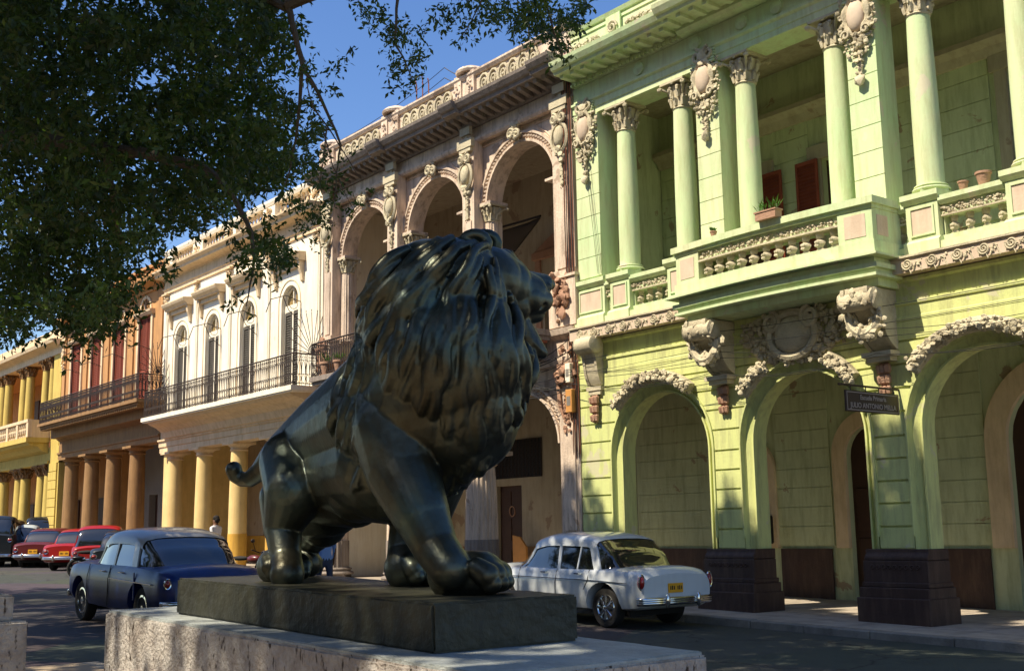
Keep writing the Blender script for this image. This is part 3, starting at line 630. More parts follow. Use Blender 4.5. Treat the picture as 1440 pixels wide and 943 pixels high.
# ============================================================ PINK STONE HOUSE
def stone_house():
    g = bldg('weathered pink stone house with three open upper arches and fluted columns, beside the green house', -24.3)
    XL, XR = -29.95, -18.68; S = 'pink_stone'; O = 'stucco_ornament'
    piers = [(-19.42, -18.72), (-22.92, -22.43), (-26.42, -25.93), (-29.92, -29.43)]
    arcs = [-20.9, -24.42, -27.92]; AW = W+.3
    mb = MB(); arcade(mb, XL, XR, 8.2, 11.25, [(c, 1.3, 9.5) for c in arcs], AW, AW+.4)
    mb.build('upper_wall', S, g)
    for c in arcs:
        mb = MB(); ring(mb, c, 9.5, 1.30, 1.36, AW-.09, AW+.002, z0=9.5); ring(mb, c, 9.5, 1.50, 1.56, AW-.10, AW+.002, z0=9.5)
        ring(mb, c, 9.5, 1.36, 1.50, AW-.04, AW+.002, z0=9.5)
        for k in range(44):
            t = R_(180*k/43); mb.ball((c+1.43*math.cos(t), AW-.06, 9.5+1.43*math.sin(t)), (.045, .05, .045), 1)
        a = mb.build('archivolt', S, g, smooth=True)
        mb = MB(); garland(mb, [(c+.0, AW-.18, 11.12), (c+.05, AW-.2, 10.75)], .13, n=4); mb.tube(spiral(c-.1, 11.0, .14, AW-.25, 1.4), .04, 6); mb.tube(spiral(c+.12, 10.95, .13, AW-.25, 1.4, 0, -1), .04, 6)
        mb.build('keystone', O, a, smooth=True)
        for s in (-1, 1):                             # sunk spandrel panels, outlined
            mb = MB(); q = [(c+s*1.58, 11.12), (c+s*.55, 11.12), (c+s*.95, 10.82), (c+s*1.35, 10.4), (c+s*1.58, 10.1)]
            mb.tube([(x, AW-.015, z) for x, z in q+[q[0]]], .022, 4); mb.build('spandrel_panel', S, a)
    for i, (a, b) in enumerate(piers):
        mb = MB(); mb.box(a, b, W, W+.29, 6.1, 11.25); mb.box(a+.1, b-.1, W-.03, W-.001, 7.35, 9.2); mb.box(a-.04, b+.04, W-.06, W+.29, 7.15, 7.3)
        p = mb.build('upper_pier', S, g)
        mb = MB(); m = (a+b)/2
        mb.box(m-.3, m+.3, W-.12, W-.001, 11.08, 11.3); mb.box(m-.24, m+.24, W-.1, W-.001, 10.98, 11.078)
        for s in (-1, 1): mb.tube(spiral(m+s*.14, 10.8, .13, W-.12, 1.5, 1.5, s), .04, 6); mb.tube([(m+s*.26*math.sin(t), W-.08, 10.35+.34*math.cos(t)) for t in np.linspace(.2, 3, 9)], .05, 5)
        mb.ball((m, W-.08, 10.38), (.16, .12, .26), 2); garland(mb, [(m, W-.06, 10.05), (m, W-.05, 9.75)], .13, n=4); garland(mb, [(m, W-.04, 9.7), (m, W-.03, 9.2)], .06, n=2)
        mb.box(m-.05, m+.05, W-.05, W-.002, 9.25, 11.43); mb.box(m-.2, m+.2, W-.1, W+.0, 11.42, 11.62)
        mb.build('pier_cartouche', O, p, smooth=True)
        mb = MB(); mb.box(a-.1, b+.1, W-.12, W+.3, 6.02, 7.1); mb.box(a-.14, b+.14, W-.16, W+.32, 7.1, 7.16)
        q = mb.build('pier_pedestal', S, p)
        mb = MB(); cluster(mb, [(m, W-.17, 6.3+.1*k) for k in range(8)], .17, 3)
        for s in (-1, 1): mb.tube(spiral(m+s*.14, 6.6, .14, W-.18, 1.5, 0, s), .04, 6); mb.tube(spiral(m+s*.12, 6.95, .1, W-.18, 1.5, 2, s), .035, 6)
        mb.build('pedestal_relief', 'terracotta', q, smooth=True)
    for i, (a, b) in enumerate(piers):
        for x in ((b+.18,) if i == 3 else (a-.18,) if i == 0 else (a-.18, b+.18)):
            if x > b: column(g, x, W+.42, 7.05, 9.56, .19, S, 'leafy', O, .42, flutes=16, base=.14)
            mb = MB(); mb.box(x-.28, x+.28, W+.15, W+.7, 9.56, 9.62); mb.build('impost', S, g)
    mb = MB(); mb.yz([(W+.5, 11.22), (W+.12, 11.22), (W+.08, 11.28), (W+.08, 11.34), (W+.14, 11.36), (W+.14, 11.62), (W+.5, 11.62)], XL, XR); mb.build('frieze', S, g)
    mb = MB(); pr = [(W+.6, 11.62), (W+.06, 11.62), (W+.02, 11.68), (W-.02, 11.8), (W-.45, 11.84), (W-.47, 11.92), (W-.53, 11.95), (W-.6, 12.05), (W-.62, 12.12), (W+.6, 12.16)]
    mb.yz(pr, XL, XR+.02)
    for a, b in piers: mb.yz([(p[0]-.12 if p[0] < W+.5 else p[0], p[1]+.004) for p in pr], a-.05, b+.05)
    k = mb.build('cornice', 'grey_stone', g)
    mb = MB(); x = XL+.15
    while x < XR: mb.yz([(W+.1, 11.64), (W-.05, 11.66), (W-.36, 11.74), (W-.4, 11.84), (W+.1, 11.84)], x, x+.13); x += .3
    mb.build('modillions', 'grey_stone', k)
    mb = MB(); mb.box(XL, XR, W-.02, W+.35, 12.14, 12.88); mb.yz([(W+.4, 12.88), (W-.08, 12.88), (W-.13, 12.95), (W-.13, 13.0), (W+.4, 13.03)], XL, XR)
    mb.yz([(W, 12.15), (W-.1, 12.17), (W-.1, 12.24), (W, 12.27)], XL, XR)
    p = mb.build('parapet', 'pink_stone', g)
    for (a, b) in zip(piers[1:], piers[:-1]):
        mb = MB(); x0, x1 = a[1]+.35, b[0]-.35; n = 6
        for q in range(n):
            cx = x0+(q+.5)*(x1-x0)/n; rr = (x1-x0)/n*.46
            mb.tube([(cx+rr*math.cos(t), W-.05, 12.57+.24*math.sin(t)) for t in np.linspace(0, 6.283, 16)], .035, 5)
            mb.tube([(cx+rr*.5*math.cos(t), W-.05, 12.57+.12*math.sin(t)) for t in np.linspace(0, 6.283, 10)], .028, 5); mb.ball((cx, W-.04, 12.57), (.06, .05, .06), 1)
        mb.build('parapet_relief', 'stucco_ornament', p, smooth=True)
    for a, b in piers[1:]:
        m = (a+b)/2; mb = MB(); mb.box(m-.42, m-.12, W-.1, W+.4, 12.18, 13.06); mb.box(m+.12, m+.42, W-.1, W+.4, 12.18, 13.06); mb.box(m-.119, m+.119, W-.06, W+.38, 12.18, 13.1)
        mb.lathe([(.4, 0), (.42, .06), (.34, .14), (.16, .22)], m, W+.15, 13.06, 14); cluster(mb, [(m-.27, W-.12, z) for z in (12.45, 12.6, 12.75)]+[(m+.27, W-.12, z) for z in (12.45, 12.6, 12.75)], .08, 2)
        mb.build('parapet_pedestal', 'pink_stone', g, smooth=True)
    # first floor: slab, balconies
    mb = MB(); mb.box(XL, XR, W+.02, W+.7, 5.25, 6.0); mb.yz([(W+.3, 5.2), (W-.02, 5.2), (W-.06, 5.3), (W-.06, 5.36), (W-.02, 5.38), (W-.02, 5.75), (W-.14, 5.85), (W-.18, 5.98), (W+.3, 6.0)], XL, XR)
    mb.build('entablature', S, g); MB().box(XL, XR, W+.31, 20.2, 5.7, 6.02).build('loggia_floor', 'grey_stone', g)
    for i, c in enumerate(arcs):
        mb = MB(); mb.box(c-1.45, c+1.45, W-.75, W-.15, 5.86, 6.0); mb.box(c-1.4, c+1.4, W-.68, W-.1, 5.76, 5.858)
        for s in (-1, 1): mb.yz([(W-.05, 5.755), (W-.6, 5.755), (W-.5, 5.6), (W-.2, 5.4), (W-.05, 5.3)], c+s*1.1-.09, c+s*1.1+.09)
        b = mb.build('balcony_slab', 'grey_stone', g)
        if i: iron_rail(b, [(c+1.4, W-.12), (c+1.4, W-.7), (c-1.4, W-.7), (c-1.4, W-.12)], 6.0, .95)
        else:
            mb = MB()
            for q in range(18): 
                x = c-1.2+2.5*rng.random(); mb.tube([(x, W-.7, 6.0), (x+.5*(rng.random()-.5), W-.75-.2*rng.random(), 5.9), (x+.9*(rng.random()-.5), W-.7, 5.5+.3*rng.random())], .012, 4)
            mb.box(c-1.2, c+1.4, W-.8, W-.2, 5.70, 5.755); mb.build('broken_balcony_ironwork', 'rust_iron', b)
    # ground floor
    lc = [(-20.9, 1.38), (-24.42, 1.36), (-27.92, 1.36)]
    mb = MB(); arcade(mb, XL, XR, 3.42, 5.25, [(c, r, 3.5, 1.22) for c, r in lc], W+.15, W+.6)
    mb.build('lower_wall', S, g)
    for c, r in lc:
        mb = MB(); ring(mb, c, 3.5, r, r+.055, W+.06, W+.152, z0=3.5, rys=(1.22, 1.275)); ring(mb, c, 3.5, r+.2, r+.25, W+.04, W+.152, z0=3.5, rys=(1.42, 1.47)); ring(mb, c, 3.5, r+.055, r+.2, W+.12, W+.152, z0=3.5, rys=(1.275, 1.42))
        for k in range(40): t = R_(180*k/39); mb.ball((c+(r+.13)*math.cos(t), W+.1, 3.5+1.35*math.sin(t)), (.04, .045, .04), 1)
        mb.build('lower_archivolt', S, g, smooth=True)
    for i, (a, b) in enumerate(piers):
        m = (a+b)/2; z0 = gz(m)+.1
        if i == 0:
            mb = MB(); mb.box(a+.05, b, W, W+.6, z0-.2, 5.25); mb.box(a+.18, b-.14, W-.03, W-.001, 1.6, 3.9); mb.box(a-.1, b, W-.08, W+.65, z0-.2, .7); mb.build('lower_pier', S, g)
        else: column(g, m, W+.3, z0, 3.5, .40, S, 'plain', S, .35, flutes=22, base=.3, low=1.15, plinth='grey_stone')
        mb = MB(); garland(mb, [(m, W-.08, 4.95), (m, W-.08, 4.6)], .18, n=5); garland(mb, [(m, W-.03, 4.5), (m, W-.02, 3.7)], .09, n=3)
        for s in (-1, 1): mb.tube(spiral(m+s*.2, 4.9, .15, W-.1, 1.4, 0, s), .045, 6); mb.tube([(m+s*.3, W-.03, 4.85), (m+s*.22, W-.05, 4.3), (m+s*.1, W-.05, 4.0)], [.06, .05, .03], 5)
        mb.box(m-.3, m+.3, W-.1, W-.022, 5.05, 5.2); cluster(mb, [(m-.15, W-.08, 5.5), (m+.15, W-.08, 5.5)], .1, 3); mb.build('pier_mask', 'terracotta', g, smooth=True)
    YB = 20.2
    mb = MB(); wall_holes(mb, -36, -20.62, -.2, 5.7, [(-26.2, -25.1, .1, 2.85, False), (-23.0, -21.9, .1, 2.9, False), (-30.6, -28.9, .1, 3.0, False), (-33.6, -32.4, .1, 3., False)], YB, YB+.3); mb.build('arcade_back_wall', 'interior_cream', g)
    for a, b in ((-36, -26.3), (-25, -23.1), (-21.8, -20.62)): MB().box(a, b, YB-.04, YB-.002, -.2, 1.2).build('arcade_dado', 'brown_stone', g)
    for a, b in ((-26.2, -25.1), (-23., -21.9), (-30.6, -28.9), (-33.6, -32.4)):
        mb = MB(); mb.box(a, b, YB+.12, YB+.17, .1, 3.0)
        for k in range(2):
            for z in (.5, 1.35, 2.1): mb.box(a+.08+k*(b-a)/2, a+(b-a)/2-.06+k*(b-a)/2, YB+.1, YB+.121, z, z+.6)
        mb.build('door', 'dark_wood', g)
    mb = MB(); mb.box(-26.35, -24.2, YB-.012, YB-.004, 3.05, 4.1); w = mb.build('grille_opening', 'black', g)
    mb = MB()
    for k in range(15):
        x = -26.35+k*2.15/14; mb.tube([(x, YB-.03, 3.05), (x, YB-.03, 4.1)], .014, 4)
        if k < 14:
            for j in range(7): mb.tube([(x+.077+.06*math.cos(t), YB-.03, 3.125+.15*j+.065*math.sin(t)) for t in np.linspace(0, 6.28, 7)], .01, 3, False)
    mb.build('iron_grille', 'iron', w)
    mb = MB(); mb.box(-25.78+.05, -25.35, YB+.085, YB+.099, 1.9, 2.3) if 0 else mb.tube([(-25.65+.12*math.cos(t), YB+.1, 2.15+.14*math.sin(t)) for t in np.linspace(0, 6.28, 12)], .02, 5); mb.build('door_ornament', 'terracotta', g)
    mb = MB(); mb.xz([(-24.9, .1), (-24.9, 1.5), (-24.6, 1.45), (-24.35, 1.2), (-24.3, .1)], YB-.5, YB-.44); mb.build('wooden_panel', 'light_wood', g)
    # loggia inside
    YL = 19.9
    mb = MB(); wall_holes(mb, -33, XR, 6.02, 11.6, [(-30.2, -29.0, 6.02, 8.6, True), (-26.6, -25.2, 6.02, 8.6, True), (-23.6, -22.2, 6.02, 8.6, True)], YL, YL+.3); mb.box(XR-.06, XR-.02, W+.62, YL, 6.02, 11.6); mb.build('loggia_back_wall', 'interior_cream', g)
    MB().box(XL, XR, W+.7, YL, 11.3, 11.6).build('loggia_ceiling', 'interior_cream', g)
    for a, b in ((-30.2, -29.0), (-26.6, -25.2), (-23.6, -22.2)):
        m = (a+b)/2; mb = MB(); mb.box(a-.35, b+.35, YL-.14, YL-.001, 8.85, 9.05); mb.box(a-.3, a-.1, YL-.06, YL-.001, 6.1, 8.85); mb.box(b+.1, b+.3, YL-.06, YL-.001, 6.1, 8.85)
        mb.xz([(a-.35, 9.052), (m-.2, 9.45), (m+.2, 9.45), (b+.35, 9.052)], YL-.1, YL-.001); d = mb.build('loggia_door_surround', 'terracotta', g)
        MB().box(a, b, YL+.12, YL+.16, 6.02, 8.6).build('loggia_door', 'dark_wood', d)
    mb = MB(); mb.box(XL+.01, XR-.01, 20.6, 30, -.3, 12.4); mb.box(XL+.01, XR-.01, W+.65, 20.59, 11.65, 12.3); mb.box(XL, XL+.06, W+.6, 20.6, -.2, 12.2); mb.build('house_body', 'cream_wall', g)
    return g
stone_house()

# ============================================================ WHITE HOUSE
def fan(parent, x, y, z, r, flip=1):
    mb = MB()
    for k in range(13):
        a = R_(5+k*13.5); mb.tube([(x, y, z), (x, y-flip*r*math.cos(a) if 0 else y-r*.62*math.cos(a)*1.0, z+r*math.sin(a))], .011, 4)
        mb.ball((x, y-r*.62*math.cos(a)*1.03, z+r*1.04*math.sin(a)), (.014, .014, .04), 1)
    mb.tube([(x, y-.25*.62*math.cos(t), z+.25*math.sin(t)) for t in np.linspace(0, 3.14, 9)], .012, 4)
    for k in range(7): mb.tube([(x, y-.55+k*.18, z-.9), (x, y-.55+k*.18, z)], .01, 4)
    return mb.build('spiked_fan_guard', 'iron', parent)
def white_house():
    g = bldg('cream white house with four shuttered windows, long iron balcony and plain round columns', -36)
    XL, XR = -42.1, -29.97; Wm = 'cream_wall'; T = 'cream_trim'
    win = [-40.45, -37.75, -35.0, -32.05]; hw = .55
    mb = MB(); wall_holes(mb, XL, XR, 5.7, 11.5, [(c-hw, c+hw, 5.72, 9.25, True) for c in win], W, W+.4); mb.build('upper_wall', Wm, g)
    for c in win:
        f = empty('z', (0,0,0), None, None) if 0 else None
        mb = MB(); mb.box(c-hw, c+hw, W+.12, W+.2, 8.45, 8.66); mb.box(c-hw, c-hw+.06, W+.12, W+.2, 5.75, 8.45); mb.box(c+hw-.06, c+hw, W+.12, W+.2, 5.75, 8.45); mb.box(c-.05, c+.05, W+.12, W+.2, 5.75, 8.45); ring(mb, c, 8.70, hw-.07, hw, W+.13, W+.19)
        mb.box(c-.02, c+.02, W+.13, W+.17, 8.66, 9.2)
        w = mb.build('window', Wm, g)
        for s, (a, b) in enumerate(((c-hw+.07, c-.06), (c+.06, c+hw-.07))): shutter(w, a, b, 5.85, 8.42, W+.1, 'grey_shutter')
        mb = MB(); mb.xz([(c-hw+.05, 8.66)]+arc(c, 8.7, hw-.06, 180, 0, 12)+[(c+hw-.05, 8.66)], W+.20, W+.21); mb.build('pane', 'pane_amber', w)
        mb = MB(); mb.yz([(W-.001, 9.85), (W-.24, 9.85), (W-.26, 9.9), (W-.36, 9.98), (W-.4, 10.06), (W-.4, 10.1), (W-.001, 10.14)], c-1.0, c+1.0); mb.box(c-.86, c+.86, W-.12, W-.001, 9.7, 9.85)
        h = mb.build('window_hood', T, g)
        for s in (-1, 1): mb = MB(); mb.yz([(W-.001, 9.85), (W-.2, 9.84), (W-.16, 9.6), (W-.1, 9.45), (W-.07, 9.25), (W-.001, 9.2)], c+s*.86-.07, c+s*.86+.07); mb.build('hood_bracket', 'cream_trim', h)
        mb = MB()
        for s in (-1, 1): mb.box(c+s*(hw+.16)-.015, c+s*(hw+.16)+.015, W-.02, W-.001, 5.8, 8.7)
        ring(mb, c, 8.7, hw+.145, hw+.175, W-.02, W-.001); mb.build('window_architrave', T, w)
        mb = MB(); mb.tube([(c+.75, W-.02, 8.6), (c+.72, W-.5, 8.75), (c+.6, W-.95, 8.6), (c+.5, W-1.05, 8.2)], .014, 4); mb.tube([(c+.75, W-.02, 8.0), (c+.72, W-.4, 8.3), (c+.7, W-.6, 8.72)], .012, 4); mb.tube([(c+.72, W-.25+.14*math.cos(t), 8.5+.14*math.sin(t)) for t in np.linspace(0, 6.28, 10)], .01, 4); mb.build('awning_hook', 'iron', g)
    for x in (XL+.25, -39.1, -36.37, -33.5, XR-.3):
        mb = MB(); mb.box(x-.17, x+.17, W-.05, W-.001, 5.8, 10.25); mb.box(x-.1, x+.1, W-.066, W-.051, 6.3, 9.9); mb.box(x-.21, x+.21, W-.08, W-.001, 5.8, 6.1)
        p = mb.build('pilaster', Wm, g); mb = MB(); cluster(mb, [(x+q, W-.07, 10.3+r) for q in (-.12, 0, .12) for r in (0, .12, .22)], .07, 2, .5); mb.box(x-.24, x+.24, W-.15, W-.001, 10.56, 10.62); mb.build('pilaster_capital', T, p, smooth=True)
    mb = MB(); mb.yz([(W+.4, 10.62), (W-.06, 10.62), (W-.06, 10.75), (W-.1, 10.78), (W-.1, 10.83), (W-.04, 10.84), (W-.04, 11.1), (W-.1, 11.15), (W-.42, 11.2), (W-.44, 11.28), (W-.55, 11.36), (W-.56, 11.42), (W+.4, 11.45)], XL, XR); mb.build('cornice', 'cream_trim', g)
    mb = MB(); mb.box(XL, XR, W-.02, W+.3, 11.46, 11.6); mb.yz([(W+.35, 12.1), (W-.06, 12.1), (W-.1, 12.2), (W-.1, 12.28), (W+.35, 12.31)], XL, XR)
    xs = [XL+.3, -39.1, -36.37, -33.5, XR-.35]
    for x in xs: mb.box(x-.42, x+.42, W-.04, W+.3, 11.602, 12.098)
    p = mb.build('parapet', Wm, g)
    for x in xs: mb = MB(); garland(mb, [(x-.2, W-.06, 11.85), (x+.2, W-.06, 11.85)], .12, n=4); mb.build('parapet_relief', T, p, smooth=True)
    for a, b in zip(xs[:-1], xs[1:]):
        n = 8
        for k in range(n):
            x = a+.42+(k+.5)*(b-a-.84)/n; MB().lathe([(.05, 0), (.05, .05), (.08, .14), (.05, .26), (.035, .32), (.06, .44), (.05, .5)], x, W+.12, 11.6, 8).build('parapet_baluster', 'terracotta' if 0 else T, p, smooth=True)
    mb = MB(); mb.box(XL+.6, XR-.02, W-1.0, W-.001, 5.72, 5.86); mb.box(XL+.64, XR-.05, W-.96, W-.001, 5.68, 5.719); s = mb.build('balcony_slab', 'cream_wall', g)
    mb = MB(); mb.yz([(W-.001, 5.679), (W-.88, 5.679), (W-.8, 5.6), (W-.5, 5.5), (W-.28, 5.36), (W-.2, 5.15), (W-.001, 5.1)], XL+.66, XR-.06, .3, .3); mb.build('balcony_cove', 'cream_trim', g)
    iron_rail(s, [(XR-.06, W-.1), (XR-.06, W-.92), (XL+.7, W-.92), (XL+.7, W-.1)], 5.86, .93)
    fan(g, XR-.02, W-.3, 6.8, 1.25); fan(g, XL+.6, W-.3, 6.8, 1.25)
    mb = MB(); mb.yz([(W+.5, 4.66), (W-.02, 4.66), (W-.02, 4.85), (W-.06, 4.87), (W-.06, 5.05), (W-.12, 5.08), (W-.12, 5.14), (W+.5, 5.15)], XL, XR); mb.box(XL, XR, W+.001, W+.5, 5.151, 5.7); mb.build('architrave', T, g)
    for x in (-41.3, -38.75, -36.0, -33.3, -30.55): column(g, x, W+.28, gz(x)+.1, 4.66, .30, 'cream_column', 'plain', T, .3, base=.14, low=gz(x)+1.15, plinth='ochre')
    mb = MB(); mb.box(XL, XL+.1, W+.6, 20.2, 0, 5.7); mb.box(-41.95, -41.5, W+.1, W+.5, .3, 4.66); mb.build('side_pier', 'cream_column', g)
    YB = 20.2; mb = MB(); wall_holes(mb, -50, XR, 0, 5.7, [(-47., -46, .5, 3.2, False), (-44.2, -43.2, .5, 3.2, False), (-40.6, -39.6, .5, 3.2, False), (-37.2, -36.1, .5, 3.2, False)], YB, YB+.3); mb.build('arcade_back_wall', 'interior_cream', g)
    for a in (-47, -44.2, -40.6, -37.2): MB().box(a, a+1.1, YB+.15, YB+.2, .4, 3.3).build('door', 'dark_wood', g)
    mb = MB(); mb.box(-50, XR, YB-.04, YB-.002, 0, 1.6); mb.build('arcade_dado', 'ochre', g); MB().box(XL, XR, W+.52, YB, 5.3, 5.5).build('arcade_ceiling', 'interior_cream', g)
    mb = MB(); mb.box(XL+.01, XR-.01, 20.6, 30, 0, 11.9); mb.box(XL+.01, XR-.01, W+.42, 20.59, 5.72, 11.9); mb.build('house_body', Wm, g)
white_house()

# ============================================================ RED SHUTTERED HOUSE
def red_house():
    g = bldg('brown stone house with tall red shutters, dark iron balcony and rough drum columns', -48)
    XL, XR = -53.9, -42.12; win = [-43.95, -46.7, -49.4, -52.0]
    mb = MB(); wall_holes(mb, XL, XR, 6.6, 11.2, [(c-.62, c+.62, 6.62, 10.1, False) for c in win], W, W+.4); mb.build('upper_wall', 'red_wall', g)
    for c in win:
        mb = MB(); mb.box(c-.8, c-.62, W-.06, W+.1, 6.65, 10.1); mb.box(c+.62, c+.8, W-.06, W+.1, 6.65, 10.1); mb.yz([(W, 10.1), (W-.1, 10.1), (W-.2, 10.2), (W-.22, 10.28), (W, 10.3)], c-.9, c+.9)
        ring(mb, c, 10.3, .5, .62, W-.05, W-.001); f = mb.build('window', 'cream_trim', g)
        for a, b in ((c-.6, c-.02), (c+.02, c+.6)): shutter(f, a, b, 6.7, 10.08, W+.04, 'red_shutter')
        mb = MB()
        for k in range(7): t = R_(k*30); mb.tube([(c, W-.03, 10.3), (c+.5*math.cos(t), W-.03, 10.3+.5*math.sin(t))], .018, 4)
        mb.build('fanlight', 'iron', f); mb = MB(); mb.tube([(c+.7, W-.05, 8.7), (c+.7, W-.55, 8.85), (c+.6, W-.9, 8.7)], .014, 4); mb.build('awning_hook', 'iron', g)
    for x in (XL+.3, -50.7, -48.05, -45.3, XR-.25): MB().box(x-.2, x+.2, W-.06, W-.001, 6.7, 10.9).build('pilaster', 'red_wall', g)
    mb = MB(); cluster(mb, [(XL+.3, W-.1, z) for z in (10.7, 10.4, 10.1, 9.8, 9.5, 9.2)], .16, 3); mb.build('pilaster_ornament', 'cream_trim', g, smooth=True)
    mb = MB(); mb.yz([(W+.4, 11.0), (W-.08, 11.0), (W-.1, 11.15), (W-.5, 11.22), (W-.55, 11.4), (W+.4, 11.42)], XL, XR); mb.build('cornice', 'red_wall', g)
    mb = MB(); mb.box(XL, XR, W-.02, W+.3, 11.42, 11.95); mb.yz([(W+.35, 11.95), (W-.1, 11.95), (W-.1, 12.08), (W+.35, 12.1)], XL, XR); mb.build('parapet', 'red_wall', g)
    mb = MB(); mb.box(XL+.3, XR+.4, W-1.1, W-.001, 6.5, 6.62); mb.box(XL+.36, XR+.3, W-1.0, W-.001, 6.42, 6.499)
    s = mb.build('balcony_slab', 'brown_stone', g)
    mb = MB(); x = XL+.4
    while x < XR+.2: mb.box(x, x+.1, W-.98, W-.7, 6.32, 6.419); x += .2
    mb.box(XL+.3, XR, W-.5, W-.001, 6.0, 6.419); mb.build('balcony_dentils', 'brown_stone', s)
    iron_rail(s, [(XR+.34, W-.1), (XR+.34, W-1.02), (XL+.36, W-1.02), (XL+.36, W-.1)], 6.62, .93, r=.013)
    fan(g, XR+.3, W-.3, 7.6, 1.1)
    mb = MB(); mb.yz([(W+.5, 5.12), (W-.04, 5.12), (W-.04, 5.3), (W-.1, 5.33), (W-.1, 5.4), (W+.0, 5.42), (W+.0, 5.9), (W-.15, 6.0), (W-.15, 6.08), (W+.5, 6.4)], XL, XR); mb.build('architrave', 'brown_stone', g)
    for x in (-45.0, -47.6, -50.2, -52.8): column(g, x, W+.25, gz(x)+.1, 5.12, .33, 'brown_stone', 'plain', 'brown_stone', .32, base=.15, seg=16)
    YB = 20.2; mb = MB(); wall_holes(mb, -64, XR, 0, 6, [(-58, -57, .5, 3.5, False), (-52, -51, .5, 3.5, False), (-48.2, -47., .5, 3.5, False)], YB, YB+.3); mb.build('arcade_back_wall', 'interior_grey', g); MB().box(-64, XR, YB+.31, YB+.35, 0, 6).build('arcade_dark', 'dark_wood', g)
    mb = MB(); mb.box(XL+.01, XR-.01, 20.6, 30, 0, 11.7); mb.box(XL+.01, XR-.01, W+.42, 20.59, 6.4, 11.7); mb.build('house_body', 'red_wall', g)
red_house()

# ============================================================ YELLOW HOUSE
def yellow_house():
    g = bldg('yellow green house with a columned upper gallery at the far left end of the row', -62)
    XL, XR = -78, -53.92; Y = 'yellow_wall'
    mb = MB()
    mb.box(XR-1.3, XR-.15, W, W+.5, 0, 10.2); courses(mb, XR-1.3, XR-.15, [.6+.4*k for k in range(12)], W-.04, W-.001, .03); mb.box(XR-.15, XR, W+.02, W+.5, 0, 10.2); mb.build('corner_pier', Y, g)
    mb = MB(); mb.box(XL, XR, W-.001, W+.5, 5.0, 5.75); mb.yz([(W-.001, 5.0), (W-.1, 5.02), (W-.1, 5.15), (W-.001, 5.16)], XL, XR-1.3); mb.build('architrave', Y, g)
    mb = MB(); mb.box(XL, XR-1.4, W-1.05, W-.002, 5.98, 6.2); mb.yz([(W-.002, 5.98), (W-.95, 5.98), (W-.85, 5.85), (W-.5, 5.8), (W-.3, 5.6), (W-.002, 5.5)], XL, XR-1.5); s = mb.build('balcony', Y, g)
    mb = MB(); mb.box(XL, XR-1.4, W-1.02, W-.8, 6.88, 7.02); mb.box(XR-1.62, XR-1.4, W-.79, W-.0, 6.2, 7.0)
    x = XL
    while x < XR-1.5: mb.box(x, x+.3, W-1.0, W-.8, 6.2, 6.88); x += 1.6
    b = mb.build('balustrade', 'cream_trim', s)
    x = XL+.4; k = 0
    while x < XR-1.6:
        if (x-XL) % 1.6 > .38: baluster(b, x, W-.9, 6.2, .68, .17, 'cream_trim')
        x += .32
    mb = MB(); mb.yz([(W+.5, 10.0), (W-.05, 10.0), (W-.05, 10.25), (W-.1, 10.3), (W-.5, 10.45), (W-.55, 10.6), (W+.5, 10.62)], XL, XR); mb.box(XL, XR, W+.1, W+.4, 10.62, 11.3); mb.build('cornice', 'cream_trim', g)
    for x in (-55.9, -57.0, -59.6, -60.6, -63.3, -64.3, -67, -68, -70.8, -71.8):
        column(g, x, W+.25, 6.2, 10.0, .23, Y, 'leafy', 'brown_stone', .5, seg=14); column(g, x, W+.25, gz(x)+.1, 5.0, .27, Y, 'leafy', 'brown_stone', .5, seg=14)
    mb = MB(); mb.box(XL, XR, 19.6, 20, 0, 10.4); mb.box(XL, XR, W+.5, 19.6, 5.6, 5.8); mb.box(XL, XR, W+.5, 19.6, 10.1, 10.4); mb.build('gallery_back_wall', 'red_wall', g)
    for x in (-56.5, -60.1, -63.8, -67.5):
        for z in (.5, 6.2): MB().box(x-.6, x+.6, 19.5, 19.595, z, z+3).build('doorway', 'dark_wood', g)
    MB().box(XL, XR, 20.01, 30, 0, 10.6).build('house_body', Y, g)
yellow_house()
# block on the roofs behind and far end
def roof_block(x0, x1, y0, y1, z1, m, label):
    g = empty('rooftop_block', ((x0+x1)/2, y0, 11), label, 'building'); MB().box(x0, x1, y0, y1, 0, z1).build('wall', m, g)
    mb = MB(); mb.box(x0-.15, x1+.15, y0-.15, y1, z1, z1+.25); mb.build('coping', 'kerb', g)
    mb = MB(); 
    for k in range(3): mb.box(x0+1+k*1.8, x0+1.8+k*1.8, y0-.01, y0-.003, z1-2.0, z1-.8)
    mb.build('window', 'pane', g)
roof_block(-47, -39, 24.5, 33, 16.6, 'interior_grey', 'plain grey rooftop block rising behind the white house')
roof_block(-60, -52, 26, 34, 15.5, 'cream_wall', 'pale upper storey set back behind the red shuttered house')
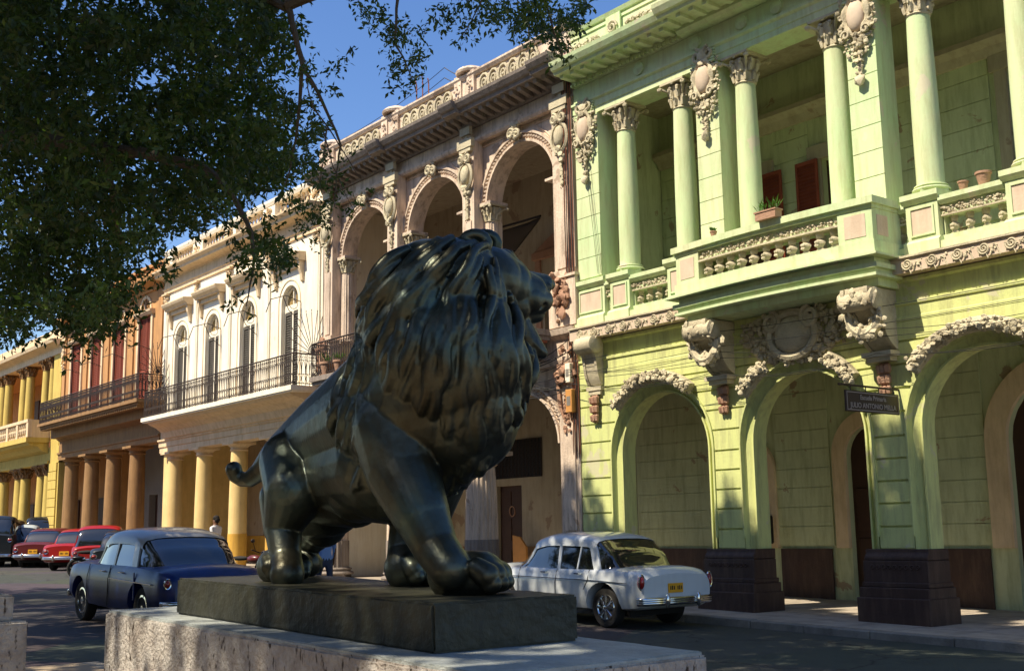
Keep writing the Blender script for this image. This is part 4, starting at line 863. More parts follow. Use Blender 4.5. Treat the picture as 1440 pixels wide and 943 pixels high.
# ============================================================ LION AND ITS PEDESTAL
def slope_box(x0, x1, y0, y1, h0, h1, jit=0, nx=40, ny=12):
    # a block whose top and bottom follow the street's slope; h at x=-5
    g = lambda x: -GS*(x+5); mb = MB(); xs = np.linspace(x0, x1, nx+1); ys = np.linspace(y0, y1, ny+1); zs = np.linspace(0, 1, 8)
    def quad(A, B, f):
        vs = []; fs = []
        for a in A:
            for b in B: vs.append(f(a, b))
        nb = len(B)
        for i in range(len(A)-1):
            for j in range(nb-1): k = i*nb+j; fs.append((k, k+1, k+nb+1, k+nb))
        mb.add(vs, fs)
    quad(xs, ys, lambda x, y: (x, y, h1+g(x))); quad(xs, ys, lambda x, y: (x, y, h0+g(x)))
    quad(xs, zs, lambda x, t: (x, y0, h0+(h1-h0)*t+g(x))); quad(xs, zs, lambda x, t: (x, y1, h0+(h1-h0)*t+g(x)))
    quad(ys, zs, lambda y, t: (x0, y, h0+(h1-h0)*t+g(x0))); quad(ys, zs, lambda y, t: (x1, y, h0+(h1-h0)*t+g(x1)))
    bm = bmesh.new(); me = bpy.data.meshes.new('t'); me.from_pydata(mb.v, [], mb.f); bm.from_mesh(me); bmesh.ops.remove_doubles(bm, verts=bm.verts, dist=1e-4); bmesh.ops.recalc_face_normals(bm, faces=bm.faces)
    bmesh.ops.bevel(bm, geom=[e for e in bm.edges if len(e.link_faces) == 2 and e.calc_face_angle(0) > .6], offset=.012, segments=2, affect='EDGES')
    if jit:
        for v in bm.verts: v.co += Vector((rng.random(3)-.5)*jit)
    out = MB(); bm.verts.ensure_lookup_table(); out.add([v.co[:] for v in bm.verts], [tuple(v.index for v in f.verts) for f in bm.faces]); bm.free()
    return out
def marble_mat():
    m = MT['marble_rough']; nt = m.node_tree; b = nt.nodes['Principled BSDF']; old = b.inputs['Base Color'].links[0].from_socket
    tc = nt.nodes.new('ShaderNodeTexCoord'); mp = nt.nodes.new('ShaderNodeMapping'); mp.inputs['Scale'].default_value = (9, 9, 3.5); vo = nt.nodes.new('ShaderNodeTexNoise'); vo.inputs['Scale'].default_value = 3.5; vo.inputs['Detail'].default_value = 4
    nt.links.new(tc.outputs['Object'], mp.inputs[0]); nt.links.new(mp.outputs[0], vo.inputs['Vector'])
    r = nt.nodes.new('ShaderNodeValToRGB'); r.color_ramp.elements[0].position = .6; r.color_ramp.elements[1].position = .68
    mx = nt.nodes.new('ShaderNodeMix'); mx.data_type = 'RGBA'; mx.inputs['B'].default_value = (.06, .045, .035, 1); nt.links.new(vo.outputs['Fac'], r.inputs[0]); nt.links.new(r.outputs[0], mx.inputs['Factor']); nt.links.new(old, mx.inputs['A']); nt.links.new(mx.outputs['Result'], b.inputs['Base Color'])
marble_mat()
ped = empty('marble_pedestal', (-6.3, 3.7, .2), 'long pale marble pedestal with rough chiselled sides under the bronze lion', 'pedestal')
slope_box(-8.55, -4.0, 3.03, 4.36, -1.0, 1.012, .006).build('block', 'marble_rough', ped, smooth=True)
slope_box(-8.535, -4.015, 3.045, 4.345, 1.0, 1.03, .003).build('top_slab', 'marble_top', ped, smooth=True)
pm = MB(); pm.ball((-4.03, 4.18, .93), (.03, .035, .035), 1, .5); pm.build('dark_inlay', 'granite_dark', ped)
ped2 = empty('marble_pedestal', (-9.6, 1.6, .2), 'stepped marble pedestal cut off by the left edge of the photo', 'pedestal')
slope_box(-9.4, -8.35, .6, 2.44, -1.0, 1.0, .006).build('block', 'marble_rough', ped2, smooth=True)
slope_box(-9.3, -8.42, .7, 2.36, 1.0, 1.17, .006).build('upper_step', 'marble_rough', ped2, smooth=True)
fb = MB(); fb.box(-9.25, -8.6, .8, 2.25, 1.22, 1.27)
for k in range(4): fb.ball((-8.62, 1.88+.09*k, 1.34), (.10, .06, .075), 2)
fb.ball((-8.8, 2.05, 1.40), (.2, .22, .11), 2)
fb.build('bronze_paw', 'bronze', None, smooth='all', label='dark bronze paw on the stepped marble pedestal at the left edge', cat='statue')
bb = slope_box(-7.86, -4.76, 3.27, 4.2, 1.032, 1.27, .004)
bb.build('bronze_plinth', 'bronze_base', None, smooth=True, label='low slab of dark green bronze lying between the lion and the marble pedestal', cat='plinth')

def lion():
    E = []                                            # rounded masses: (p0, r0, p1, r1)
    def cap(a, ra, b, rb): E.append((P(*a), ra, P(*b), rb))
    def el(a, r): E.append((P(*a), r, P(*a), r))
    # trunk
    cap((424, 648, 8.15), .275, (480, 612, 7.75), .34); cap((480, 612, 7.75), .34, (560, 572, 7.15), .43); cap((560, 572, 7.15), .43, (610, 560, 6.85), .44)
    cap((440, 716, 8.0), .2, (468, 712, 7.85), .2); cap((470, 668, 7.75), .28, (550, 650, 7.2), .38); cap((430, 690, 7.95), .22, (500, 698, 7.5), .2)
    cap((600, 620, 6.95), .35, (650, 590, 6.75), .33)
    # near hind leg
    cap((412, 650, 7.8), .225, (416, 690, 7.55), .20); cap((416, 690, 7.55), .20, (398, 738, 7.6), .125); cap((398, 738, 7.6), .125, (402, 785, 7.45), .10)
    cap((402, 785, 7.45), .10, (404, 806, 7.35), .11); cap((396, 700, 7.85), .15, (392, 745, 7.7), .10)
    # far hind leg
    cap((448, 690, 8.2), .22, (455, 735, 8.1), .17); cap((455, 735, 8.1), .15, (426, 770, 8.35), .09); cap((426, 770, 8.35), .09, (432, 792, 8.2), .10)
    # near fore leg
    cap((560, 600, 6.75), .27, (565, 660, 6.6), .21); cap((565, 660, 6.6), .21, (592, 722, 6.42), .16); cap((592, 722, 6.42), .155, (612, 768, 6.32), .125)
    cap((612, 768, 6.32), .125, (634, 800, 6.2), .115); cap((545, 640, 6.75), .17, (560, 690, 6.55), .13)
    # far fore leg
    cap((610, 640, 7.25), .26, (592, 720, 7.25), .19); cap((592, 720, 7.25), .19, (582, 780, 7.15), .165); cap((582, 780, 7.15), .165, (576, 800, 7.05), .15)
    cap((505, 690, 7.3), .2, (560, 690, 7.0), .17)
    # tail
    T = [(384, 640, 8.4), (368, 660, 8.5), (352, 673, 8.55), (340, 674, 8.6), (331, 668, 8.6), (329, 660, 8.6)]; TR = [.095, .075, .06, .052, .055, .062]
    for i in range(5): cap(T[i], TR[i], T[i+1], TR[i+1])
    # mane mass
    mane = [((614, 436, 6.85), .39), ((640, 408, 6.78), .31), ((640, 500, 6.75), .40), ((590, 520, 6.95), .36), ((662, 560, 6.7), .27), ((655, 610, 6.75), .20), ((570, 455, 7.0), .25), ((690, 475, 6.72), .17), ((692, 540, 6.7), .18), ((556, 500, 7.05), .22), ((578, 580, 6.9), .32), ((604, 400, 6.85), .27)]
    for a, r in mane: el(a, r)
    nm = len(mane)
    # head: skull, brow, muzzle, chin, cheek (looking past the right shoulder of the viewer)
    el((688, 394, 6.85), .2); el((705, 402, 6.93), .19); cap((716, 373, 7.0), .05, (722, 378, 6.86), .055); cap((708, 366, 6.9), .07, (718, 374, 6.92), .06)
    cap((718, 408, 6.95), .15, (742, 413, 7.0), .125); cap((735, 399, 7.0), .085, (764, 399, 7.1), .062); cap((742, 420, 6.94), .095, (760, 422, 7.02), .078)
    cap((742, 418, 7.14), .085, (758, 424, 7.16), .07)
    el((773, 400, 7.12), .036); el((770, 404, 7.05), .03); cap((730, 436, 6.98), .095, (753, 441, 7.05), .058); cap((708, 425, 6.9), .12, (724, 430, 6.9), .10)
    # ears
    for dc, dx in ((0, 0), (.42, 14)):
        pts = [(668+dx+17*math.cos(t), 343-14*math.sin(t), 6.72+dc) for t in np.linspace(-.4, 3.3, 8)]
        for a, b in zip(pts[:-1], pts[1:]): cap(a, .034, b, .034)
        el((668+dx, 346, 6.76+dc), .06)
    # paws with toes
    def paw(c, L, r, dirx, diry):
        c = np.array(c); d = np.array([dirx, diry, 0]); d = d/np.linalg.norm(d); s = np.array([-d[1], d[0], 0])
        E.append((c-d*L*.25, r*1.0, c+d*L*.25, r*.95))
        for k in (-1.5, -.5, .5, 1.5):
            o = c+d*(L*(.52-.05*abs(k)))+s*k*r*.62; E.append((o-d*L*.16+np.array([0, 0, r*.30]), r*.42, o+np.array([0, 0, r*.02]), r*.50)); E.append((o+d*r*.30+np.array([0, 0, -r*.3]), r*.30, o+d*r*.1+np.array([0, 0, -r*.35]), r*.34))
    zt = lambda x: 1.27-GS*(x+5)
    paw((-5.18, 3.78, zt(-5.2)+.10), .34, .135, .75, .55); paw((-7.0, 3.60, zt(-7)+.095), .30, .12, .95, -.1)
    paw((-6.05, 4.02, zt(-6)+.10), .32, .135, .8, .1); paw((-7.56, 4.0, zt(-7.5)+.09), .24, .115, .9, .1)
    # masses -> one surface
    mb = MB(); v1, f1 = ico_arr(3)
    def put(p0, r0, p1, r1):
        L = np.linalg.norm(p1-p0); n = max(1, int(L/(min(r0, r1)*.10))) if L > 1e-6 else 0
        for i in range(n+1):
            t = i/n if n else 0; mb.add(v1*(r0+(r1-r0)*t)+p0+(p1-p0)*t, f1)
    for e in E: put(*e)
    # locks of the mane, laid over the mane's surface like shingles
    Mn = [(P(*a), r) for a, r in mane] + [(P(560, 572, 7.15), .40), (P(600, 620, 6.95), .33), (P(688, 392, 6.85), .2)]
    cc = np.array([0, 0, 1.6])
    def surf(px, py, far=False):
        d = P(px, py, 1)-cc; best = None; dn = np.linalg.norm(d); dd = d/dn
        for c, r in Mn:
            b = (c-cc)@dd; q = ((c-cc)@(c-cc))-b*b
            if q < r*r:
                t = b+(1 if far else -1)*math.sqrt(r*r-q)
                if best is None or (t > best if far else t < best): best = t
        return None if best is None else cc+dd*best
    ctr = P(630, 480, 6.85); locks = []
    rs = np.random.default_rng(3)
    seeds = []
    for k in range(3000):
        x, y = 480+265*rs.random(), 325+330*rs.random()
        if all((x-a)**2+(y-b)**2 > 15**2 for a, b in seeds): seeds.append((x, y))
    H = np.array([692., 352.])
    for far in (False, True):
        for (x, y) in sorted(seeds, key=lambda s: -s[1]):
            if not far and y < 460 and x > 690+(y-350)*.48: continue
            if surf(x, y, far) is None: continue
            if far and rs.random() < .35: continue
            p = np.array([x, y]); path = []; L = 13+int(13*rs.random()); ph = rs.random()*6.28; amp = .10+.22*rs.random(); ok = True
            dep0 = None
            for k in range(L):
                q = surf(*p, far)
                if q is None: break
                t = k/(L-1); path.append((q, t)); v = p-H; v /= np.linalg.norm(v)+1e-6
                wgt = 1.0 if p[1] < 430 else .5; fl = v*wgt+np.array([-.06, 1.05])
                if p[0] > 695: fl = np.array([.05, 1.])
                fl /= np.linalg.norm(fl); a = amp*math.sin(ph+k*.75); fl = np.array([fl[0]*math.cos(a)-fl[1]*math.sin(a), fl[0]*math.sin(a)+fl[1]*math.cos(a)])
                p = p+fl*8.2
            if len(path) < 5: continue
            hh = .004+.022*rs.random(); n = len(path); R0 = .022+.013*rs.random(); pts = []; rr = []
            for k, (q, t) in enumerate(path):
                t = k/(n-1); o = q-ctr; o /= np.linalg.norm(o); pts.append(q+o*(hh+.044*math.sin(min(1, t*1.25)*math.pi*.62)))
                rr.append(R0*(.6+.8*math.sin(math.pi*min(1, .12+t*.75)))*(1-.85*max(0, t-.65)/.35))
            mb.tube(pts, rr, 8)
    # throat ruff, a tuft under the jaw and a tuft at the elbow
    for k in range(7):
        a = P(730+2*k, 452+5*k, 6.92); b = P(752+2.5*k, 474+4*k, 6.98); mb.tube([a, (a+b)/2+np.array([0, 0, -.015]), b], [.06, .055, .03], 7)
    for k in range(7):
        a = P(515-k*2, 650+k*5, 6.86); b = P(484+k*1.5, 652+k*7, 7.0); mb.tube([a, (a+b)/2, b], [.035, .03, .008], 6)
    me = bpy.data.meshes.new('lion'); me.from_pydata(mb.v, [], mb.f); me.update()
    o = bpy.data.objects.new('tmp', me); C.objects.link(o)
    rm = o.modifiers.new('r', 'REMESH'); rm.mode = 'VOXEL'; rm.voxel_size = .0088; rm.use_smooth_shade = True
    sm = o.modifiers.new('s', 'SMOOTH'); sm.factor = .5; sm.iterations = 1
    dg = bpy.context.evaluated_depsgraph_get(); m2 = bpy.data.meshes.new_from_object(o.evaluated_get(dg)); bpy.data.objects.remove(o)
    m2.name = 'lion_statue'; m2.materials.clear(); m2.materials.append(MT['bronze']); m2.shade_smooth()
    # creases of mouth, eye and nostril pressed in
    co_ = np.empty(len(m2.vertices)*3, np.float32); m2.vertices.foreach_get('co', co_); co_ = co_.reshape(-1, 3)
    def dent(a, r, dep):
        c = P(*a); d = co_-c; L = np.linalg.norm(d, axis=1); w = np.clip(1-L/r, 0, 1)**1.5; hc = P(720, 402, 7.02); n = (co_-hc); n /= np.linalg.norm(n, axis=1)[:, None]+1e-6; co_[:] = co_-n*(w*dep)[:, None]
    dent((722, 384, 6.84), .05, .05); dent((770, 404, 7.02), .025, .02)
    for k in range(8): dent((765-5*k, 430+1.0*k-.12*k*k, 6.94-.0*k), .03, .03)
    m2.vertices.foreach_set('co', co_.ravel()); m2.update()
    o = bpy.data.objects.new('lion_statue', m2); C.objects.link(o)
    tag(o, 'dark bronze lion with a heavy curling mane striding on its pedestal', 'statue')
    print('lion verts', len(m2.vertices))
lion()
# ============================================================ CARS
def pchip(xs, ys, q):
    return np.interp(q, xs, ys)
def smooth_cols(st, n):                               # catmull-rom through the stations
    st = np.array(st, float); xs = st[:, 0]; q = np.linspace(xs[0], xs[-1], n); out = [q]
    for k in range(1, st.shape[1]):
        y = st[:, k]; m = np.gradient(y, xs); r = []
        for v in q:
            i = min(max(np.searchsorted(xs, v)-1, 0), len(xs)-2); h = xs[i+1]-xs[i]; t = (v-xs[i])/h
            r.append((2*t**3-3*t**2+1)*y[i]+(t**3-2*t**2+t)*h*m[i]*.6+(-2*t**3+3*t**2)*y[i+1]+(t**3-t**2)*h*m[i+1]*.6)
        out.append(np.array(r))
    return np.stack(out, 1)
def loft(sts, sec, n=60):                             # sec(half, zb, zs, zt) -> half section points from bottom to top
    S = smooth_cols(sts, n); vs = []; rings = []
    for row in S:
        h = sec(*row[1:]); ring_ = [(row[0], y, z) for y, z in h]+[(row[0], -y, z) for y, z in h[::-1]]
        rings.append(len(ring_)); vs += ring_
    m = rings[0]; fs = []
    for i in range(n-1):
        for k in range(m): fs.append((i*m+k, i*m+(k+1) % m, (i+1)*m+(k+1) % m, (i+1)*m+k))
    fs.append(tuple(range(m))); fs.append(tuple(range((n-1)*m, n*m))[::-1])
    return MB().add(vs, fs)
def sec_body(w, zb, zs, zt):
    h = zs-zb
    return [(.02, zb), (w*.8, zb), (w*.93, zb+.05*h), (w*.985, zb+.2*h), (w, zb+.45*h), (w*.995, zb+.7*h), (w*.97, zb+.9*h), (w*.93, zs), (w*.85, zs+(zt-zs)*.35), (w*.68, zs+(zt-zs)*.62), (w*.4, zs+(zt-zs)*.88), (.02, zt)]
def sec_roof(w, zb, zs, zt):
    h = zs-zb
    return [(.02, zb), (w*1.16, zb), (w*1.10, zb+.35*h), (w*1.03, zb+.7*h), (w*1.0, zs), (w*.93, zs+(zt-zs)*.5), (w*.72, zs+(zt-zs)*.82), (w*.4, zs+(zt-zs)*.95), (.02, zt)]
def cut(o, cyl):                                      # boolean difference, evaluated without operators
    c = bpy.data.objects.new('c', cyl); C.objects.link(c)
    md = o.modifiers.new('b', 'BOOLEAN'); md.operation = 'DIFFERENCE'; md.object = c; md.solver = 'EXACT'
    dg = bpy.context.evaluated_depsgraph_get(); m2 = bpy.data.meshes.new_from_object(o.evaluated_get(dg)); o.modifiers.clear(); o.data = m2; bpy.data.objects.remove(c)
    m2.shade_smooth(); m2.set_sharp_from_angle(angle=R_(35))
def wheel(parent, x, y, r, w, hub='chrome', spokes=0):
    s = 1 if y > 0 else -1
    def cyl(prof, name, m, par):
        mb = MB().lathe(prof, 0, 0, 0, 28); T = Matrix.Translation((x, y, r)) @ Matrix.Rotation(R_(-90*s), 4, 'X')
        mb.v = [tuple(T @ Vector(v)) for v in mb.v]; return mb.build(name, m, par, smooth=True)
    t = cyl([(r*.62, -w/2), (r*.93, -w/2), (r, -w*.36), (r, w*.36), (r*.93, w/2), (r*.7, w/2), (r*.62, w*.42)], 'wheel', 'rubber', parent)
    cyl([(r*.64, 0), (r*.64, w*.44), (r*.56, w*.46), (r*.52, w*.3), (r*.2, w*.28), (r*.17, w*.45), (.02, w*.47)], 'rim', hub if not spokes else 'iron', t)
    if spokes:
        mb = MB(); T = Matrix.Translation((x, y, r)) @ Matrix.Rotation(R_(-90*s), 4, 'X')
        for k in range(spokes):
            a = 2*math.pi*k/spokes; mb.tube([(r*.14*math.cos(a), r*.14*math.sin(a), w*.44), (r*.6*math.cos(a), r*.6*math.sin(a), w*.43)], .032, 6)
        mb.tube([(r*.6*math.cos(t_), r*.6*math.sin(t_), w*.44) for t_ in np.linspace(0, 6.283, 24)], .02, 6); mb.ball((0, 0, w*.44), (r*.18, r*.18, .03), 2)
        mb.v = [tuple(T @ Vector(v)) for v in mb.v]; mb.build('spokes', 'chrome', t, smooth=True)
    return t
def car(spec, place, label, group=None, name='parked_car'):
    g = empty(name, (0, 0, 0), label, 'car', group)
    S = spec; b = loft(S['body'], sec_body, 70).build('body', S['paint'], g)
    L0, L1 = S['axles']; r = S['r']; hw = S['hw']
    for ax in (L0, L1):
        cb = MB(); cb.lathe([(r*1.22, -hw*1.5), (r*1.22, hw*1.5)], 0, 0, 0, 32); T = Matrix.Translation((ax, 0, r*1.02)) @ Matrix.Rotation(R_(90), 4, 'X'); cb.v = [tuple(T @ Vector(v)) for v in cb.v]
        me = bpy.data.meshes.new('c'); me.from_pydata(cb.v, [], cb.f); me.update()
        bm = bmesh.new(); bm.from_mesh(me); bmesh.ops.recalc_face_normals(bm, faces=bm.faces); bm.to_mesh(me); bm.free()
        cut(b, me)
        box('underbody', 'black', g, ax-r*1.25, ax+r*1.25, -hw*.72, hw*.72, r*.6, r*2.2)
        for s in (-1, 1): wheel(g, ax, s*S['track'], r, S.get('tw', .19), spokes=S.get('spokes', 0))
    b.data.materials.clear(); b.data.materials.append(MT[S['paint']])
    gl = loft(S['cabin'], sec_roof, 40).build('windows', 'car_glass', g, smooth=True)
    rf = MB(); sm = smooth_cols(S['cabin'], 40)
    # roof skin above the glass, pillars between the windows
    x0, x1 = S['roof']; sel = [row for row in sm if x0 <= row[0] <= x1]; vs = []; fs = []
    for row in sel:
        w, zb, zs, zt = row[1:]; w += .012; h = zs-zb
        pts = [(w*1.045, zb+.78*h), (w*1.02, zs), (w*.95, zs+(zt-zs)*.55), (w*.73, zs+(zt-zs)*.86+.006), (w*.4, zs+(zt-zs)*1.0+.01), (0, zt+.014)]
        vs += [(row[0], y, z) for y, z in pts]+[(row[0], -y, z) for y, z in pts[:-1][::-1]]
    m = 11
    for i in range(len(sel)-1):
        for k in range(m-1): fs.append((i*m+k, i*m+k+1, (i+1)*m+k+1, (i+1)*m+k))
    rf.add(vs, fs).build('roof', S.get('roof_paint', S['paint']), g, smooth='all')
    def side_pt(x, f, off=.012):
        row = [np.interp(x, sm[:, 0], sm[:, k]) for k in range(1, 5)]; w, zb, zs, zt = row; return (w*(1.16-.16*f)+off, zb+(zs-zb)*f)
    for x_lo, x_hi, wd in S['pillars']:
        for s in (-1, 1):
            mb = MB(); vs = []
            for f in (-.12, .3, .6, .86):
                xx = x_lo+(x_hi-x_lo)*f; y, z = side_pt(xx, f)
                vs += [(xx-wd/2, s*y, z), (xx+wd/2, s*y, z), (xx+wd/2, s*(y-.05), z), (xx-wd/2, s*(y-.05), z)]
            fs = []
            for i in range(3):
                for k in range(4): fs.append((i*4+k, i*4+(k+1) % 4, i*4+4+(k+1) % 4, i*4+4+k))
            mb.add(vs, fs).build('pillar', S.get('roof_paint', S['paint']), g, smooth=True)
    xr = S['body'][0][0]; xf = S['body'][-1][0]
    for kind, args in S['extras']:
        if kind == 'lamp':
            y, z, ry, rz, x = args
            for s in (-1, 1): MB().ball((x, s*y, z), (.07, ry, rz), 2).build('tail_lamp', 'lamp_red', g, smooth='all'); mbz = MB(); mbz.tube([(x-.02, s*y+ry*1.1*math.cos(t), z+rz*1.1*math.sin(t)) for t in np.linspace(0, 6.283, 16)], .014, 5); mbz.build('lamp_ring', 'chrome', g, smooth=True)
        elif kind == 'bumper':
            x, z, w, h, c = args; mb = MB()
            q = [(x+.10, -w, z), (x+.0, -w*.86, z), (x-.06, -w*.4, z), (x-.07, 0, z), (x-.06, w*.4, z), (x+.0, w*.86, z), (x+.10, w, z)]
            if c == 'front': q = [(2*x-a, b_, c_) for a, b_, c_ in q]
            for dz in (-h*.3, 0, h*.3): mb.tube([(a, b_, z+dz) for a, b_, _ in q], h*.36, 8)
            for s in (-1, 1): mb.ball((x-.10 if c != 'front' else x+.1, s*w*.42, z+.01), (.04, .05, h*1.2), 2)
            mb.build('bumper', 'chrome', g, smooth='all')
        elif kind == 'plate':
            x, z, y = args; p = MB().box(x-.012, x, y-.17, y+.17, z-.075, z+.075).build('number_plate', 'plate_yellow', g)
            mb = MB()
            for k in range(7):
                if k == 3: continue
                yy = y-.13+k*.042; mb.box(x-.016, x-.0125, yy-.012, yy+.012, z-.03, z+.035) if k % 2 else mb.box(x-.016, x-.0125, yy-.012, yy+.008, z-.028, z+.03)
            mb.build('plate_characters', 'black', p)
        elif kind == 'strip':
            pts, rr = args
            for s in (-1, 1): MB().tube([(a, s*b_, c_) for a, b_, c_ in pts], rr, 5).build('chrome_strip', 'chrome', g, smooth=True)
        elif kind == 'handles':
            for x, y, z in args:
                for s in (-1, 1): mb = MB(); mb.tube([(x, s*(y-.01), z), (x+.01, s*(y+.04), z), (x+.13, s*(y+.04), z), (x+.14, s*(y-.01), z)], .014, 5); mb.build('door_handle', 'chrome', g, smooth=True)
        elif kind == 'seams':
            for pts in args:
                for s in (-1, 1): MB().tube([(a, s*b_, c_) for a, b_, c_ in pts], .007, 4).build('door_seam', 'black', g)
        elif kind == 'headlamps':
            y, z, x, rr = args
            for s in (-1, 1): MB().ball((x, s*y, z), (.06, rr, rr), 2).build('headlamp', 'chrome', g, smooth='all')
        elif kind == 'box':
            nm, m_, a = args; MB().box(*a).build(nm, m_, g, bevel=.01)
    x, y, z, hd = place
    g.location = (x, y, z); g.rotation_euler = (0, math.atan(GS)*math.cos(hd), hd)
    return g
# heading pi = driving away to the left. local +x is the front
saloon50 = dict(paint='car_white', hw=.86, r=.33, track=.70, axles=(-1.30, 1.36), tw=.17, spokes=8,
  body=[(-2.2, .77, .42, .80, .89), (-2.13, .81, .36, .86, .97), (-1.75, .85, .30, .92, .995), (-.9, .87, .27, .92, .98), (0, .87, .26, .92, .96), (.8, .865, .27, .91, .97), (1.5, .85, .30, .90, .98), (2.0, .82, .34, .86, .94), (2.18, .74, .42, .78, .86)],
  cabin=[(-1.5, .62, .90, .94, .97), (-1.22, .66, .91, 1.22, 1.28), (-.95, .67, .92, 1.38, 1.46), (-.4, .68, .92, 1.42, 1.53), (.2, .68, .92, 1.41, 1.52), (.55, .66, .92, 1.34, 1.45), (.95, .62, .92, 1.05, 1.12), (1.15, .58, .92, .95, .97)],
  roof=(-1.08, .62), pillars=[(-1.12, -.9, .17), (-.15, -.12, .07), (.92, .55, .06), (-.62, -.66, .03)],
  extras=[('lamp', (.79, .76, .055, .115, -2.15)), ('bumper', (-2.22, .46, .86, .10, 'rear')), ('bumper', (2.14, .46, .78, .09, 'front')), ('plate', (-2.205, .66, .06)),
    ('strip', ([(-1.9, .862, .74), (-1.2, .872, .76), (0, .885, .765), (1.2, .872, .765), (1.9, .85, .76)], .009)),
    ('handles', [(-.78, .85, .86), (.1, .85, .86)]), ('seams', [[(-.13, .872, .34), (-.13, .88, .7), (-.13, .82, .93)], [(-.85, .868, .6), (-.95, .872, .75), (-.95, .81, .93)], [(.9, .87, .34), (.9, .878, .7), (.9, .81, .92)]]),
    ('box', ('boot_handle', 'chrome', (-2.19, -2.17, -.03, .03, .80, .83)))])
car(saloon50, (-15.85, 14.22, gz(-15.85), math.pi), 'white fifties saloon with spoked wheels and yellow plate parked by the kerb', name='vintage_saloon')
chevy = dict(paint='car_blue', roof_paint='car_grey', hw=.93, r=.36, track=.76, axles=(-1.42, 1.48), tw=.19,
  body=[(-2.45, .72, .46, .84, .90), (-2.36, .84, .40, .92, 1.0), (-1.95, .92, .34, .98, 1.07), (-1.2, .94, .30, 1.02, 1.08), (-.3, .94, .28, 1.03, 1.07), (.7, .94, .29, 1.02, 1.06), (1.5, .92, .32, 1.01, 1.10), (2.1, .88, .38, .97, 1.06), (2.42, .74, .46, .86, .92)],
  cabin=[(-1.75, .62, .99, 1.02, 1.06), (-1.4, .70, 1.0, 1.26, 1.34), (-1.0, .73, 1.01, 1.45, 1.56), (-.4, .74, 1.01, 1.50, 1.65), (.2, .74, 1.01, 1.49, 1.64), (.6, .71, 1.01, 1.42, 1.56), (1.0, .65, 1.01, 1.12, 1.2), (1.2, .6, 1.01, 1.03, 1.06)],
  roof=(-1.22, .72), pillars=[(-1.05, -.9, .22), (-.15, -.1, .07), (1.0, .62, .06)],
  extras=[('lamp', (.83, .80, .05, .07, -2.40)), ('bumper', (-2.52, .46, .94, .12, 'rear')), ('bumper', (2.40, .46, .82, .1, 'front')),
    ('strip', ([(-2.0, .935, .78), (-1.0, .955, .80), (-.2, .957, .82)], .012)), ('handles', [(-.75, .92, .93), (.15, .92, .93)]),
    ('seams', [[(-.1, .945, .36), (-.1, .95, .8), (-.1, .9, 1.03)], [(.95, .94, .36), (.95, .95, .8), (.95, .9, 1.02)]]),
    ('box', ('blue_patch', 'car_blue', (-1.3, -1.26, .93, .95, .5, .95)))])
car(chevy, (-20.4, 8.15, gz(-20.4), math.pi), 'dark blue fifties saloon with a faded grey roof driving past the lion', name='vintage_saloon')
def modern(paint, hatch=False, tall=0, roof_paint=None):
    t = tall
    return dict(paint=paint, hw=.8, r=.29+t*.1, track=.68, axles=(-1.15, 1.28), tw=.17, roof_paint=roof_paint or paint,
      body=[(-1.95, .72, .38, .78+t, .86+t), (-1.9, .78, .34, .82+t, .9+t), (-1.2, .80, .28, .86+t, .90+t), (0, .81, .26, .87+t, .9+t), (1.2, .80, .28, .84+t, .88+t), (1.9, .77, .34, .76+t, .82+t), (2.0, .72, .38, .72+t, .76+t)],
      cabin=([(-1.85, .62, .84+t, .90+t, .93+t), (-1.72, .64, .85+t, 1.20+t, 1.28+t)] if hatch else [(-1.35, .58, .85+t, .88+t, .9+t), (-1.0, .62, .86+t, 1.22+t, 1.28+t)])+[(-.6, .65, .87+t, 1.33+t, 1.41+t), (0, .65, .87+t, 1.33+t, 1.41+t), (.35, .63, .87+t, 1.26+t, 1.33+t), (.85, .58, .86+t, .92+t, .95+t)],
      roof=(-1.6 if hatch else -.95, .4), pillars=[(-1.3 if not hatch else -1.7, -.85 if not hatch else -1.6, .12), (-.3, -.28, .06), (.8, .38, .06)],
      extras=[('lamp', (.66, .66+t, .08, .06, -1.93)), ('bumper', (-2.0, .44, .8, .09, 'rear')), ('bumper', (2.02, .44, .8, .09, 'front')), ('plate', (-1.975, .6+t*.5, 0)), ('headlamps', (.58, .62+t, 1.98, .085))])
GRP = 'cars parked nose to the kerb along the street'
def park(px, c, spec, hd, label, name='parked_car'):
    q = P(px, 760, c); car(spec, (q[0], q[1], gz(q[0]), hd), label, GRP, name)
park(122, 42.5, modern('car_red'), R_(140), 'bright red saloon with orange rear plate, its boot towards the street')
park(152, 40.5, modern('car_red', True), R_(150), 'red hatchback squeezed between the red saloon and the black saloon')
park(186, 37.5, modern('car_black'), R_(146), 'black saloon standing just behind the roof of the blue vintage saloon')
park(222, 39.5, modern('car_maroon'), R_(150), 'dark red car whose roof shows above the roof of the blue vintage saloon')
park(78, 45, modern('car_maroon', False), R_(140), 'maroon saloon parked between the silver hatchback and the red saloon')
park(40, 46.5, modern('car_silver', True), R_(150), 'silver hatchback parked beside the tall black jeep')
park(8, 45.5, modern('car_black', True, .34), R_(150), 'tall black jeep at the left end of the parked cars', 'parked_jeep')
park(62, 54, modern('car_black', True, .30), R_(160), 'long black van standing behind the silver hatchback', 'parked_van')

